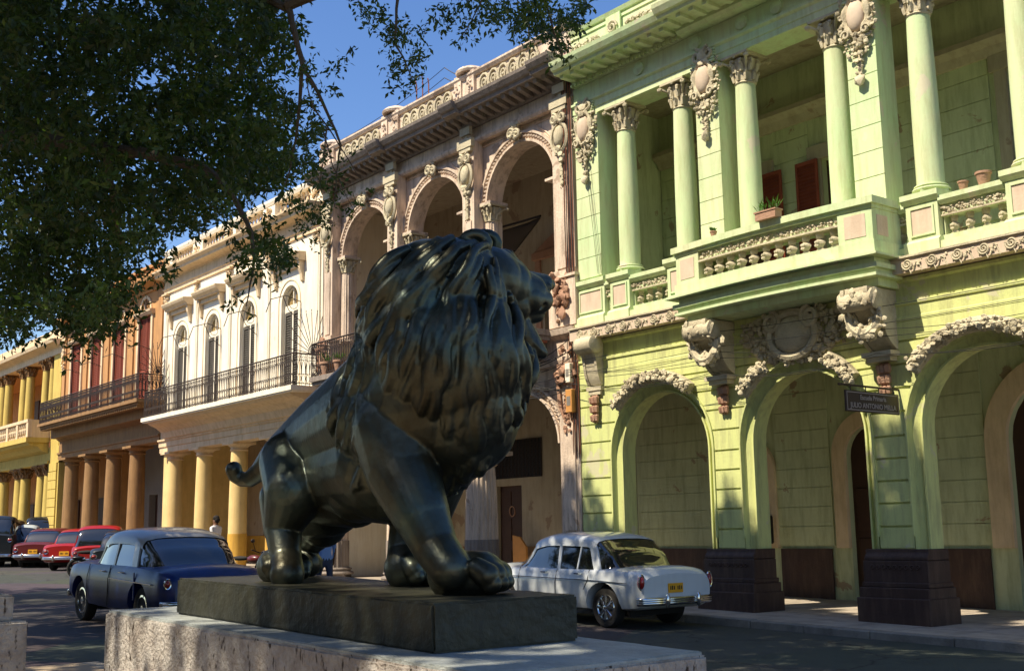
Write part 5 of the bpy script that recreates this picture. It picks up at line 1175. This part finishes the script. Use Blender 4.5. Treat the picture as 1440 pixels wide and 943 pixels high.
# motor scooter and motorcycle
def motorcycle(px, c, hd, label, m='car_maroon', top=1.0):
    q = P(px, 760, c); g = empty('motorcycle', (0, 0, 0), label, 'motorcycle')
    for x, nm in ((-.62, 'rear'), (.62, 'front')):
        mb = MB(); mb.tube([(x+.27*math.cos(t), 0, .3+.27*math.sin(t)) for t in np.linspace(0, 6.283, 22)], .05, 8); w = mb.build('wheel', 'rubber', g, smooth=True)
        mb = MB()
        for k in range(8): mb.tube([(x, 0, .3), (x+.25*math.cos(k*.785), 0, .3+.25*math.sin(k*.785))], .008, 4)
        mb.build('spokes', 'chrome', w)
    mb = MB(); mb.tube([(-.62, 0, .3), (-.2, 0, .42), (.1, 0, .4), (.35, 0, .8), (.62, 0, .3)], .03, 6); mb.ball((0, 0, .42), (.2, .12, .15), 2); mb.build('frame', 'iron', g, smooth=True)
    mb = MB(); mb.ball((.15, 0, .76), (.24, .12, .11), 2); mb.ball((-.62, 0, .62), (.2, .09, .05), 2); mb.build('tank', m, g, smooth='all')
    mb = MB(); mb.ball((-.35, 0, .78), (.32, .12, .06), 2); mb.build('seat', 'rubber', g, smooth='all')
    mb = MB(); mb.tube([(.38, -.34, 1.0), (.42, -.1, .92), (.42, .1, .92), (.38, .34, 1.0)], .016, 6)
    for s in (-1, 1): mb.tube([(.4, s*.22, .96), (.38, s*.3, 1.2)], .01, 4); mb.ball((.38, s*.3, 1.22), (.03, .07, .05), 2)
    mb.ball((.5, 0, .88), (.09, .1, .1), 2); mb.build('handlebar', 'iron', g, smooth=True)
    g.location = (q[0], q[1], gz(q[0])); g.rotation_euler.z = hd
motorcycle(352, 30, R_(20), 'dark red motorcycle parked behind the boot of the blue vintage saloon')
motorcycle(140, 36, R_(60), 'black motorcycle parked in front of the red cars', 'car_black')

# ============================================================ PEOPLE
def person(px, c, face, label, shirt, top='shirt_white', h=1.72, swing=.35, zoff=.12):
    q = P(px, 760, c); k = h/1.72; g = empty('person', (0, 0, 0), label, 'person')
    V = {'pel': (0, 0, .95), 'wst': (0, 0, 1.1), 'chs': (0, 0, 1.32), 'nck': (0, 0, 1.46), 'hd0': (.01, 0, 1.55), 'hd1': (.015, 0, 1.64),
         'hL': (0, .1, .9), 'kL': (swing*.45, .1, .5), 'aL': (swing*.35-.05, .1, .09), 'tL': (swing*.35+.13, .1, .04), 'hR': (0, -.1, .9), 'kR': (-swing*.1, -.1, .5), 'aR': (-swing*.7, -.1, .12), 'tR': (-swing*.7+.14, -.1, .05),
         'sL': (0, .19, 1.4), 'eL': (-swing*.35, .23, 1.13), 'wL': (-swing*.15, .25, .88), 'fL': (-swing*.1, .25, .8), 'sR': (0, -.19, 1.4), 'eR': (swing*.25, -.23, 1.13), 'wR': (swing*.6, -.25, .92), 'fR': (swing*.7, -.25, .85)}
    Rd = dict(pel=.135, wst=.12, chs=.145, nck=.055, hd0=.075, hd1=.09, hL=.085, kL=.055, aL=.038, tL=.035, hR=.085, kR=.055, aR=.038, tR=.035, sL=.055, eL=.04, wL=.028, fL=.03, sR=.055, eR=.04, wR=.028, fR=.03)
    ed = ['pel wst', 'wst chs', 'chs nck', 'nck hd0', 'hd0 hd1', 'pel hL', 'hL kL', 'kL aL', 'aL tL', 'pel hR', 'hR kR', 'kR aR', 'aR tR', 'chs sL', 'sL eL', 'eL wL', 'wL fL', 'chs sR', 'sR eR', 'eR wR', 'wR fR']
    ks = list(V); me = bpy.data.meshes.new('p'); me.from_pydata([tuple(a*k for a in V[n]) for n in ks], [tuple(ks.index(a) for a in e.split()) for e in ed], []); o = bpy.data.objects.new('t', me); C.objects.link(o)
    md = o.modifiers.new('s', 'SKIN')
    for i, n in enumerate(ks): sv = me.skin_vertices[0].data[i]; sv.radius = (Rd[n]*k, Rd[n]*k*(1.0)); sv.use_root = (n == 'pel')
    o.modifiers.new('u', 'SUBSURF').levels = 2
    m2 = bpy.data.meshes.new_from_object(o.evaluated_get(bpy.context.evaluated_depsgraph_get())); bpy.data.objects.remove(o)
    m2.materials.clear()
    for m in ('skin', shirt, 'trousers'): m2.materials.append(MT[m])
    for p in m2.polygons:
        z = p.center.z/k; p.material_index = 2 if z < .98 and abs(p.center.y) < .2*k else (1 if .98 <= z < 1.46 and abs(p.center.y) < .225*k or (z > 1.2 and z < 1.46) else 0)
    m2.shade_smooth(); b = bpy.data.objects.new('body', m2); C.objects.link(b); b.parent = g
    mb = MB(); mb.ball((-.01*k, 0, 1.675*k), (.105*k, .09*k, .085*k), 2); mb.ball((-.05*k, 0, 1.62*k), (.08*k, .085*k, .1*k), 2); mb.build('hair', 'hair', g, smooth='all')
    mb = MB(); mb.ball((.115*k, 0, 1.6*k), (.02, .014, .022), 1); mb.build('nose', 'skin', g, smooth='all')
    z = gz(q[0])+zoff; g.location = (q[0], q[1], z); g.rotation_euler.z = face
person(457, 23.5, R_(170), 'person in a pale blue shirt walking, seen under the belly of the lion', 'shirt_blue', zoff=0)
person(303, 34, R_(200), 'person in a white shirt standing behind the roof of the blue vintage saloon', 'shirt_white')
person(276, 20.6, R_(180), 'x', 'shirt_white') if 0 else None

# ============================================================ SMALL STREET THINGS
sg = empty('street_sign', (-10.87, 15.9, 3.5), 'dark school sign hanging from a bracket on the green wall', 'sign')
MB().box(-10.885, -10.855, 15.2, 16.62, 3.35, 3.68).build('sign_board', 'sign_dark', sg, bevel=.004)
fr = MB(); Y0, Y1, Z0, Z1 = 15.225, 16.595, 3.372, 3.658
for a in ((Y0, Y1, Z0, Z0+.012), (Y0, Y1, Z1-.012, Z1), (Y0, Y0+.012, Z0+.013, Z1-.013), (Y1-.012, Y1, Z0+.013, Z1-.013)): fr.box(-10.856, -10.851, a[0], a[1], a[2], a[3])
fr.build('sign_border', 'sign_grey', sg)
for txt, sz, zz in (('Escuela Primaria', .105, 3.545), ('JULIO ANTONIO MELLA', .113, 3.415)):
    cu = bpy.data.curves.new('t', 'FONT'); cu.body = txt; cu.size = sz; cu.align_x = 'CENTER'; cu.extrude = .002; cu.offset = .0015
    o = bpy.data.objects.new('t', cu); C.objects.link(o); dg = bpy.context.evaluated_depsgraph_get(); me = bpy.data.meshes.new_from_object(o.evaluated_get(dg)); bpy.data.objects.remove(o)
    me.materials.clear(); me.materials.append(MT['sign_grey']); t = bpy.data.objects.new('sign_lettering', me); C.objects.link(t); t.parent = sg; t.matrix_parent_inverse = sg.matrix_basis.inverted()
    t.matrix_basis = Matrix.Translation((-10.850, 15.91, zz)) @ Matrix(((0, 0, 1, 0), (1, 0, 0, 0), (0, 1, 0, 0), (0, 0, 0, 1)))
mb = MB(); mb.tube([(-10.87, 15.05, 3.76), (-10.87, 16.69, 3.76)], .018, 6)
for y in (15.35, 15.75, 16.1, 16.5): mb.tube([(-10.87, y, 3.66), (-10.87, y, 3.76)], .01, 4)
mb.build('sign_bracket', 'iron', sg)
def pot(x, y, z, r, label, leaf=True, long_=0):
    g = empty('flower_pot', (x, y, z), label, 'flower pot'); mb = MB()
    if long_: mb.box(x-long_, x+long_, y-r*.7, y+r*.7, z, z+r*1.0); mb.box(x-long_-.02, x+long_+.02, y-r*.8, y+r*.8, z+r*1.0, z+r*1.2)
    else: mb.lathe([(r*.6, 0), (r*.9, r*1.3), (r, r*1.32), (r, r*1.6), (r*.85, r*1.6)], x, y, z, 14)
    mb.build('pot', 'terracotta', g, smooth=True)
    if leaf:
        mb = MB(); top = z+r*1.3
        for k in range(26):
            a = 6.28*rng.random(); l = r*(.9+.9*rng.random()); bx = x+(rng.random()-.5)*2*(long_ or r*.5)
            p = np.array([bx, y, top]); e = p+np.array([math.cos(a)*l*.7, math.sin(a)*l*.7, l]); w = np.array([-math.sin(a), math.cos(a), 0])*.014; mdl = (p+e)/2+np.array([0, 0, .02]); mb.add([p, mdl-w, e, mdl+w], [(0, 1, 2, 3)])
        mb.build('leaves', 'pot_leaf', g)
pot(-12.6, 15.75, 6.862, .13, 'terracotta trough of green shoots on the bowed balcony rail', True, .22)
pot(-9.55, 16.82, 6.83, .09, 'small red pot on the balustrade right of the balcony', False)
pot(-9.2, 16.82, 6.83, .13, 'red pot with a stub of a cactus on the right balustrade', False)
pot(-14.0, 15.9, 6.862, .07, 'tiny pot with sprouts at the left part of the bowed balcony rail', True)
pot(-28.6, 16.1, 6.01, .22, 'bushy potted plant on the leftmost iron balcony of the pink house', True)
pot(-27.9, 16.1, 6.01, .2, 'second bushy potted plant on the leftmost iron balcony of the pink house', True)
ph = empty('public_telephone', (-15.9, 20, 1.3), 'dark public telephone under its hood on the wall inside the first green arch', 'telephone')
mb = MB(); mb.box(-16.75, -16.4, 19.8, 20.16, 1.25, 1.85); mb.build('hood', 'black', ph, bevel=.03); MB().box(-16.66, -16.5, 19.74, 19.8, 1.35, 1.7).build('telephone_set', 'iron', ph, bevel=.02)
gt = empty('iron_gate', (-11.9, 17.2, .2), 'small rusty iron gate leaf folded open inside the middle green arch', 'gate')
mb = MB(); z0 = gz(-11.7)+.13
for k in range(5): mb.tube([(-11.62, 17.15+.14*k, z0+.45), (-11.62, 17.15+.14*k, z0+1.15)], .012, 4)
for z in (.05, .45, .8, 1.15): mb.tube([(-11.62, 17.15, z0+z), (-11.62, 17.71, z0+z)], .016, 4)
mb.tube([(-11.62, 17.43+.12*math.cos(t), z0+.8+.12*math.sin(t)) for t in np.linspace(0, 6.28, 14)], .012, 4); mb.build('grille', 'rust_iron', gt)
MB().box(-11.635, -11.61, 17.15, 17.71, z0+.06, z0+.44).build('solid_panel', 'rust_iron', gt)
# meter boxes and bundles of cable at the party wall
for (x, z, w, h, m, l) in ((-18.86, 4.75, .16, .42, 'cream_wall', 'pale meter box on the party line of the pink and green houses'), (-18.84, 4.1, .2, .5, 'light_wood', 'ochre meter box below the pale one on the party line')):
    g = empty('meter_box', (x, W-.06, z), l, 'meter box'); MB().box(x-w/2, x+w/2, W-.2, W-.01, z, z+h).build('case', m, g, bevel=.01); MB().box(x-w*.3, x+w*.3, W-.206, W-.201, z+h*.3, z+h*.7).build('cover', 'kerb', g)
def cable(pts, r, label, sag=0, m='black', group=None, n=14):
    mb = MB(); out = []
    for a, b in zip(pts[:-1], pts[1:]):
        a, b = np.array(a, float), np.array(b, float)
        for i in range(n+1): t = i/n; p = a+(b-a)*t; p[2] -= sag*4*t*(1-t); out.append(p)
    return mb.tube(out, r, 4).build('cable', m, None, label=label, cat='cable', group=group)
CG = 'loose cables hung on the facades'
for k in range(11):
    x = -18.66-.03*k; zz = [12.3, 10.2, 8.1, 6.6, 5.2, 4.3, 3.1][: 7 if k < 7 else 5]
    cable([(x+.05*(rng.random()-.5), W-.07-.02*rng.random(), z+.2*rng.random()) for z in zz], .011, 'cable in the bundle running down the party wall of the pink and green houses', 0, 'iron' if k % 3 else 'rust_iron', CG, 3)
for k, (z0_, z1_, s_) in enumerate(((4.95, 4.62, .10), (5.0, 4.75, .16), (4.7, 4.3, .12), (4.72, 4.35, .2), (5.16, 5.1, .03), (4.88, 4.82, .02))):
    cable([(-18.7, W-.3, z0_), (-14.5, W-.42, z1_+.1), (-11.0, W-.42, z1_), (-6.5, W-.35, z1_+.05)], .005, 'thin cable slung across the arches of the green house', s_, 'black', CG)
for k in range(9):
    cable([(-21.8+1.2*rng.random(), W-.8+.3*rng.random(), 5.7-.9*rng.random()), (-18.75, W-.15, 4.3+1.5*rng.random())], .010, 'cable slung under the balconies of the pink house', .15+.25*rng.random(), 'black', CG)
for k in range(2): cable([(-18.3+.06*k, W-.1, 10.4), (-17.95+.1*k, W-.05, 7.0)], .006, 'thin cable hanging over the first pilaster of the green loggia', .0, 'iron', CG, 3)
for k in range(3): cable([(-34, 19, 14.2+.25*k), (-25.5, 18, 13.9+.3*k), (-23, 18, 13.2+.1*k)], .012, 'cable strung above the roof of the pink house', .2, 'black', CG)
for x, z in ((-26.3, 14.2), (-26.0, 14.3), (-25.7, 14.1)): MB().tube([(x, 17.6, 12.9), (x, 17.6, z-.1), (x+.1, 17.5, z)], .018, 5).build('steel_rod', 'rust_iron', None, label='bent steel rod standing above the parapet of the pink house', cat='steel rod', group='steel rods on the pink house roof')
for x, z, l in ((-20.9, 15.5, 'thin mast on the roof of the pink house'), (-17.0, 15.2, 'thin mast on the parapet of the green house')): MB().tube([(x, 17.3, 12.3), (x, 17.3, z)], .025, 6).build('mast', 'iron', None, label=l, cat='mast')

aw = empty('canvas_awning', (-24.0, 18.6, 9.2), 'dark sagging canvas awning inside the right hand upper arch of the pink house', 'awning')
mb = MB(); vs = []; fs = []
for j in range(7):
    for i in range(13):
        u = i/12; v = j/6; vs.append((-25.4+2.9*u, 18.9-.9*v+.03*math.sin(9*u), 9.75-.1*u-1.05*v-.10*math.sin(math.pi*u)*(1-v)))
for j in range(6):
    for i in range(12): a = j*13+i; fs.append((a, a+1, a+14, a+13))
vs += [(x, y+.02, z-.02) for x, y, z in vs]; fs += [tuple(k+91 for k in f[::-1]) for f in fs[:72]]
mb.add(vs, fs).build('canvas', 'car_black', aw, smooth=True)
mb = MB(); mb.tube([(-25.4, 18.9, 9.76), (-22.5, 18.9, 9.66)], .03, 6); mb.tube([(-25.4, 18.0, 8.7), (-22.5, 18.0, 8.6)], .025, 6); mb.build('awning_pole', 'iron', aw)
# ============================================================ TREES
def leaf_mesh(name, cen, rad, cnt, size, parent, seed, squash=.85, flat=.35):
    r = np.random.default_rng(seed); cen = np.asarray(cen, float); rad = np.asarray(rad, float); cnt = np.asarray(cnt, int)
    idx = np.repeat(np.arange(len(cen)), cnt); n = len(idx)
    # leaves sit along short twigs inside each clump
    tw = 14; tdir = r.normal(size=(len(cen), tw, 3)); tdir /= np.linalg.norm(tdir, axis=2)[:, :, None]; tst = r.normal(size=(len(cen), tw, 3))*.33
    k = r.integers(0, tw, n); t = r.random(n)
    pos = cen[idx]+rad[idx][:, None]*(tst[idx, k]+tdir[idx, k]*t[:, None]*.85+r.normal(size=(n, 3))*.07)*np.array([1, 1, squash])
    L = np.broadcast_to(size, (n,)) if np.ndim(size) == 0 else np.asarray(size)[idx]
    L = L*(.55+.85*r.random(n)); d = tdir[idx, k]*.6+r.normal(size=(n, 3))*.6+np.array([0, 0, -.25]); d /= np.linalg.norm(d, axis=1)[:, None]
    u = r.normal(size=(n, 3)); s = np.cross(d, u); s /= np.linalg.norm(s, axis=1)[:, None]; nn = np.cross(d, s)
    w = s*(L*.21)[:, None]; l = d*L[:, None]; f = nn*(L*.06)[:, None]
    v = np.stack([pos, pos+l*.45+w+f, pos+l, pos+l*.45-w+f], 1).reshape(-1, 3).astype(np.float32)
    me = bpy.data.meshes.new(name); me.vertices.add(4*n); me.vertices.foreach_set('co', v.ravel()); me.loops.add(4*n); me.loops.foreach_set('vertex_index', np.arange(4*n, dtype=np.int32))
    me.polygons.add(n); me.polygons.foreach_set('loop_start', np.arange(0, 4*n, 4, dtype=np.int32)); me.update(calc_edges=True); me.materials.append(MT['leaf'])
    o = bpy.data.objects.new(name, me); C.objects.link(o); o.parent = parent; o.matrix_parent_inverse = parent.matrix_basis.inverted(); return n
def limb(mb, a, b, ra, rb, bend=.25, n=7, seed=0):
    r = np.random.default_rng(seed); a, b = np.array(a, float), np.array(b, float); L = np.linalg.norm(b-a); off = (r.random(3)-.5)*L*bend; pts = []
    for i in range(n+1): t = i/n; pts.append(a+(b-a)*t+off*math.sin(math.pi*t)+(r.random(3)-.5)*L*.02)
    mb.tube(pts, [ra+(rb-ra)*(i/n)**.8 for i in range(n+1)], 7); return pts
nleaf = 0
def tree(x, y, cz, rx, ry, rz, label, seed, extra=None, n=80, per=620, size=.17, lean=(0, 0), maxz=30):
    global nleaf
    r = np.random.default_rng(seed); g0 = gz(x)+.1; g = empty('laurel_tree', (x, y, g0), label, 'tree', 'laurel trees along the promenade')
    mb = MB(); top = np.array([x+lean[0]*.3, y+lean[1]*.3, cz-rz*.7]); mb.tube([(x, y, g0-.2), (x+.05, y, g0+.5), (x-.05, y+.05, g0+1.8), tuple((np.array([x, y, g0+1.8])+top)/2+.1), tuple(top)], [.55, .36, .30, .27, .24], 12)
    cen = []
    while len(cen) < n:
        q = r.normal(size=3); q /= np.linalg.norm(q); q *= r.random()**.4
        c = np.array([x+lean[0]+rx*q[0], y+lean[1]+ry*q[1], cz+rz*q[2]])
        # keep this part of the crown clear of the photo's view: what is seen there is placed below
        v = c-np.array([0, 0, 1.6]); dd = v@fw
        if dd > -1.5:
            if dd > .5:
                px = 720+F*(v@rt)/dd; py = 471.5-F*(v@up)/dd; m = F*1.15/dd
                if -m < px < 1440+m and py > -m and py < 943+m: continue
            elif np.linalg.norm(v) < 2.2: continue
        if c[2]+.5 > 3.6+(W-c[1])/.76-(2.0 if c[0] < -26 else 0): continue
        if c[0] < -26 and c[1] > 3.5: continue
        cen.append(c)
    cen = np.array(cen)
    for i in range(0, n, 5): limb(mb, top+(r.random(3)-.5)*.3, cen[i], .13, .02, seed=seed*100+i)
    rad = .75+.5*r.random(n); cnt = (per*(rad/1.0)**2).astype(int); sz = np.full(n, size)
    if extra:
        ec, er, en, es, lm = extra; cen = np.vstack([cen, ec]); rad = np.concatenate([rad, er]); cnt = np.concatenate([cnt, en]); sz = np.concatenate([sz, es])
        for a, b, ra, rb, sd_ in lm: limb(mb, a, b, ra, rb, .12, seed=sd_)
    mb.build('trunk', 'bark', g, smooth=True); nleaf += leaf_mesh('crown', cen, rad, cnt, sz, g, seed)
    return g
# the part of the crown that hangs over the street and into the view
rv = np.random.default_rng(11); ec = []; er = []; en = []; es = []
hi = ([], [], [], [])
def clump(px, py, rpx, dens, c, size=.068):
    r = rpx/F*c; ec.append(P(px, py, c)); er.append(r*1.05); en.append(max(6, int(dens*(r*r)/(size*size*.11)))); es.append(size)
for k in range(450):                                  # dense roof of leaves
    x, y = rv.random()*430-30, rv.random()*345-20
    lim = 330 if x < 230 else 330-(x-230)*.50
    if y > lim: continue
    c = 9.5+8*rv.random(); clump(x, y, 28+22*rv.random(), 1.0, c, .08 if c < 13 else .11)
for k in range(120):
    x, y = rv.random()*190-10, 315+rv.random()*165
    if y > 470-(.5*max(0, 60-x))*0+18*math.sin(x*.07): continue
    clump(x, y, 24+18*rv.random(), 1.0, 13+4*rv.random(), .09)
for (x, y, r, d, n) in ((175, 345, 45, 1, 5), (215, 300, 40, .9, 4), (225, 385, 26, .9, 3), (150, 420, 38, 1, 5), (150, 460, 22, .9, 2), (120, 440, 30, 1, 4), (205, 340, 30, .8, 3), (60, 430, 42, 1, 5), (20, 450, 36, .9, 4),
    (370, 340, 38, 1.1, 5), (350, 370, 30, 1.2, 4), (395, 365, 28, 1.2, 4), (375, 310, 24, .9, 2), (400, 345, 18, 1, 2), (340, 415, 12, .8, 2), (388, 405, 12, .8, 2), (325, 430, 11, .8, 2), (360, 440, 9, .6, 1), (300, 300, 34, .8, 3), (270, 330, 26, .6, 2), (330, 270, 36, .8, 3), (290, 255, 34, .9, 3), (240, 330, 24, .7, 2), (345, 320, 22, .9, 2),
    (430, 190, 26, .7, 4), (400, 220, 26, .8, 4), (440, 300, 20, .6, 3), (460, 320, 16, .5, 2), (415, 290, 20, .6, 3), (490, 300, 12, .4, 2), (520, 265, 9, .3, 1), (435, 225, 26, .7, 4), (460, 250, 20, .6, 3), (425, 320, 18, .6, 3), (450, 180, 20, .6, 3), (480, 265, 14, .45, 2), (500, 285, 10, .4, 2), (445, 345, 14, .5, 2), (455, 215, 20, .5, 2), (445, 260, 17, .5, 2), (470, 285, 14, .4, 2), (425, 240, 16, .5, 2), (480, 230, 12, .35, 1), (405, 265, 18, .5, 2), (455, 290, 12, .4, 2), (500, 210, 10, .3, 1),
    (430, 100, 24, .6, 3), (465, 100, 20, .45, 2), (450, 130, 18, .5, 2), (480, 85, 14, .4, 2), (410, 60, 24, .7, 2), (490, 70, 12, .4, 1), (395, 150, 30, .8, 3), (440, 150, 16, .5, 2), (470, 130, 12, .4, 1),
    (530, 20, 26, .6, 3), (560, 50, 28, .7, 4), (585, 80, 22, .75, 3), (560, 95, 22, .65, 3), (545, 65, 18, .5, 2), (590, 110, 16, .7, 2), (570, 125, 14, .6, 2), (515, 15, 20, .5, 2), (500, 5, 14, .5, 1), (555, 125, 9, .4, 1), (590, 45, 18, .6, 2),
    (620, 25, 24, .65, 3), (650, 45, 20, .55, 2), (665, 30, 20, .6, 2), (700, 20, 26, .8, 4), (640, 5, 22, .6, 2), (680, 5, 24, .7, 3), (740, 30, 26, 1.1, 4), (770, 45, 24, 1.2, 4), (800, 30, 22, 1.1, 4), (785, 65, 20, 1, 3), (745, 60, 16, .6, 2), (820, 10, 18, 1, 3), (760, 10, 26, 1.2, 4), (815, 45, 12, .7, 2), (795, 85, 14, .6, 2), (720, 45, 14, .5, 2), (735, 8, 22, .9, 3), (775, 95, 10, .4, 1), (690, 40, 14, .4, 1), (640, 62, 10, .35, 1)):
    if x > 390: n = int(n*2+.5)
    for q in range(n): clump(x+r*.8*(rv.random()-.5), y+r*.8*(rv.random()-.5), r*(.55+.35*rv.random()), d*.95, 8.6+3.4*rv.random(), .062 if x < 390 else .052)
T2 = np.array([-13., -1.6, 4.6])
pl = lambda *p: tuple(P(*p))
lm = [(T2, pl(-60, 200, 12.5), .2, .13, 1), (pl(-60, 200, 12.5), pl(150, 210, 11.6), .13, .08, 2), (pl(150, 210, 11.6), pl(285, 235, 11), .07, .05, 3), (pl(285, 235, 11), pl(355, 330, 10.6), .045, .02, 4), (pl(355, 330, 10.6), pl(345, 430, 10.4), .02, .005, 5),
  (pl(150, 210, 11.6), pl(172, 345, 12), .05, .02, 6), (T2, pl(200, -120, 11), .2, .12, 7), (pl(200, -120, 11), pl(405, 10, 10), .09, .035, 8), (pl(405, 10, 10), pl(425, 95, 9.8), .03, .022, 9), (pl(425, 95, 9.8), pl(480, 205, 9.7), .02, .010, 10), (pl(480, 205, 9.7), pl(470, 290, 9.6), .010, .003, 11),
  (pl(425, 95, 9.8), pl(400, 260, 10), .02, .006, 12), (pl(405, 10, 10), pl(560, -40, 9.6), .05, .03, 13), (pl(560, -40, 9.6), pl(555, 60, 9.5), .02, .008, 14), (pl(555, 60, 9.5), pl(585, 130, 9.5), .01, .003, 15), (pl(560, -40, 9.6), pl(760, -20, 9.2), .03, .018, 16), (pl(760, -20, 9.2), pl(790, 80, 9.2), .015, .004, 17), (pl(690, -30, 9.3), pl(650, 50, 9.3), .01, .003, 18),
  (pl(440, 150, 9.7), pl(505, 250, 9.7), .008, .003, 19), (pl(450, 170, 9.7), pl(500, 300, 9.8), .007, .002, 20), (pl(460, 180, 9.7), pl(440, 300, 9.7), .008, .002, 21), (pl(440, 150, 9.7), pl(430, 85, 9.7), .008, .002, 22)]
for X_ in np.arange(-25, -8.6, .34):                 # unseen high boughs over the street, shaped to shade the foot of the facades
    zt_ = 1.25+.25*math.sin(X_*2.1)
    for xc, zz_, w_ in ((-11.05, 3.05, .75), (-14.55, 2.3, .55), (-18.35, 2.7, .35), (-19.1, 3.0, .5), (-22.2, 3.3, .8), (-9.2, 2.0, .6), (-10.6, 2.7, .35)): zt_ = max(zt_, zz_-abs(X_-xc)/w_*1.3)
    z_ = 12.2
    while z_ < 14.35+zt_:
        hi[0].append((X_-2.27+.2*(rv.random()-.5), 6+.5*(rv.random()-.5), z_)); hi[1].append(.42); hi[2].append(400); hi[3].append(.15); z_ += .42
tree(-5, -3.2, 12.5, 6.5, 7.0, 4.2, 'tall laurel tree standing closest to the near end of the lion pedestal', 1, (np.array(hi[0]), np.array(hi[1]), np.array(hi[2]), np.array(hi[3]), [((-7, -1, 9), (-13, 5.8, 12.6), .12, .05, 51), ((-13, 5.8, 12.6), (-19, 6, 13.5), .06, .03, 52), ((-13, 5.8, 12.6), (-13.3, 6, 16.5), .05, .01, 53)]), n=170, per=560, lean=(-1, 3.2))
tree(4, -4.0, 12, 6, 7, 4.5, 'tall laurel tree standing behind the place the photo was taken from', 2, n=70, per=520, lean=(0, 2))
tree(-13, -1.6, 12.2, 6.2, 6.5, 4.6, 'laurel tree whose dark boughs hang across the sky at the top left', 3, (np.array(ec), np.array(er), np.array(en), np.array(es), lm), n=190, per=560, lean=(-1, 3))
tree(-21.5, -.5, 11.2, 5.5, 5.8, 4.5, 'laurel tree second from the left end of the promenade row', 4, n=130, per=560, lean=(0, 2))
tree(-30, .2, 9.5, 4.6, 4.6, 3.6, 'laurel tree at the far left end of the promenade row', 5, n=80, per=520)
for i, (x, l) in enumerate(((3, 'across the promenade, straight behind the photographer'), (-7, 'across the promenade, opposite the near end of the lion'), (-17, 'across the promenade, opposite the white vintage saloon'), (-27, 'across the promenade, opposite the white house'), (-37, 'across the promenade, furthest to the left'))):
    tree(x, -12.5, 9, 5.6, 4.2, 5, 'laurel tree '+l, 20+i, n=60, per=170, size=.34)
for i, (x0, x1, h, m, l) in enumerate(((-60, -34, 13.5, 'red_wall', 'brown house across the promenade, left of the cream one'), (-33.9, -12, 12.5, 'cream_wall', 'cream house across the promenade, in the middle of its row'), (-11.9, 16, 14, 'pink_stone', 'pink grey house across the promenade, right of the cream one'))):
    g = empty('townhouse', ((x0+x1)/2, -28, gz((x0+x1)/2)), l, 'building', 'houses across the promenade')
    xs = np.arange(x0+1.6, x1-1.4, 3.1); holes = [(a, a+1.2, 6.2, 9.2, False) for a in xs]; mb = MB(); wall_holes(mb, x0, x1, 5.2, h, holes, -28.4, -28); mb.build('upper_wall', m, g)
    mb = MB(); arcade(mb, x0, x1, -1, 5.196, [(a+.6, 1.1, 3.2) for a in xs], -28.4, -28); mb.build('arcade_wall', m, g)
    MB().box(x0+.05, x1-.05, -38, -30.5, -1, h-.3).build('house_body', m, g); MB().yz([(-28.4, h), (-27.6, h), (-27.5, h+.2), (-28.4, h+.25)], x0, x1).build('cornice', 'grey_stone', g)
    for a in xs: MB().box(a+.02, a+1.18, -28.3, -28.24, 6.22, 9.18).build('window', 'grey_shutter', g)
print('leaves', nleaf)
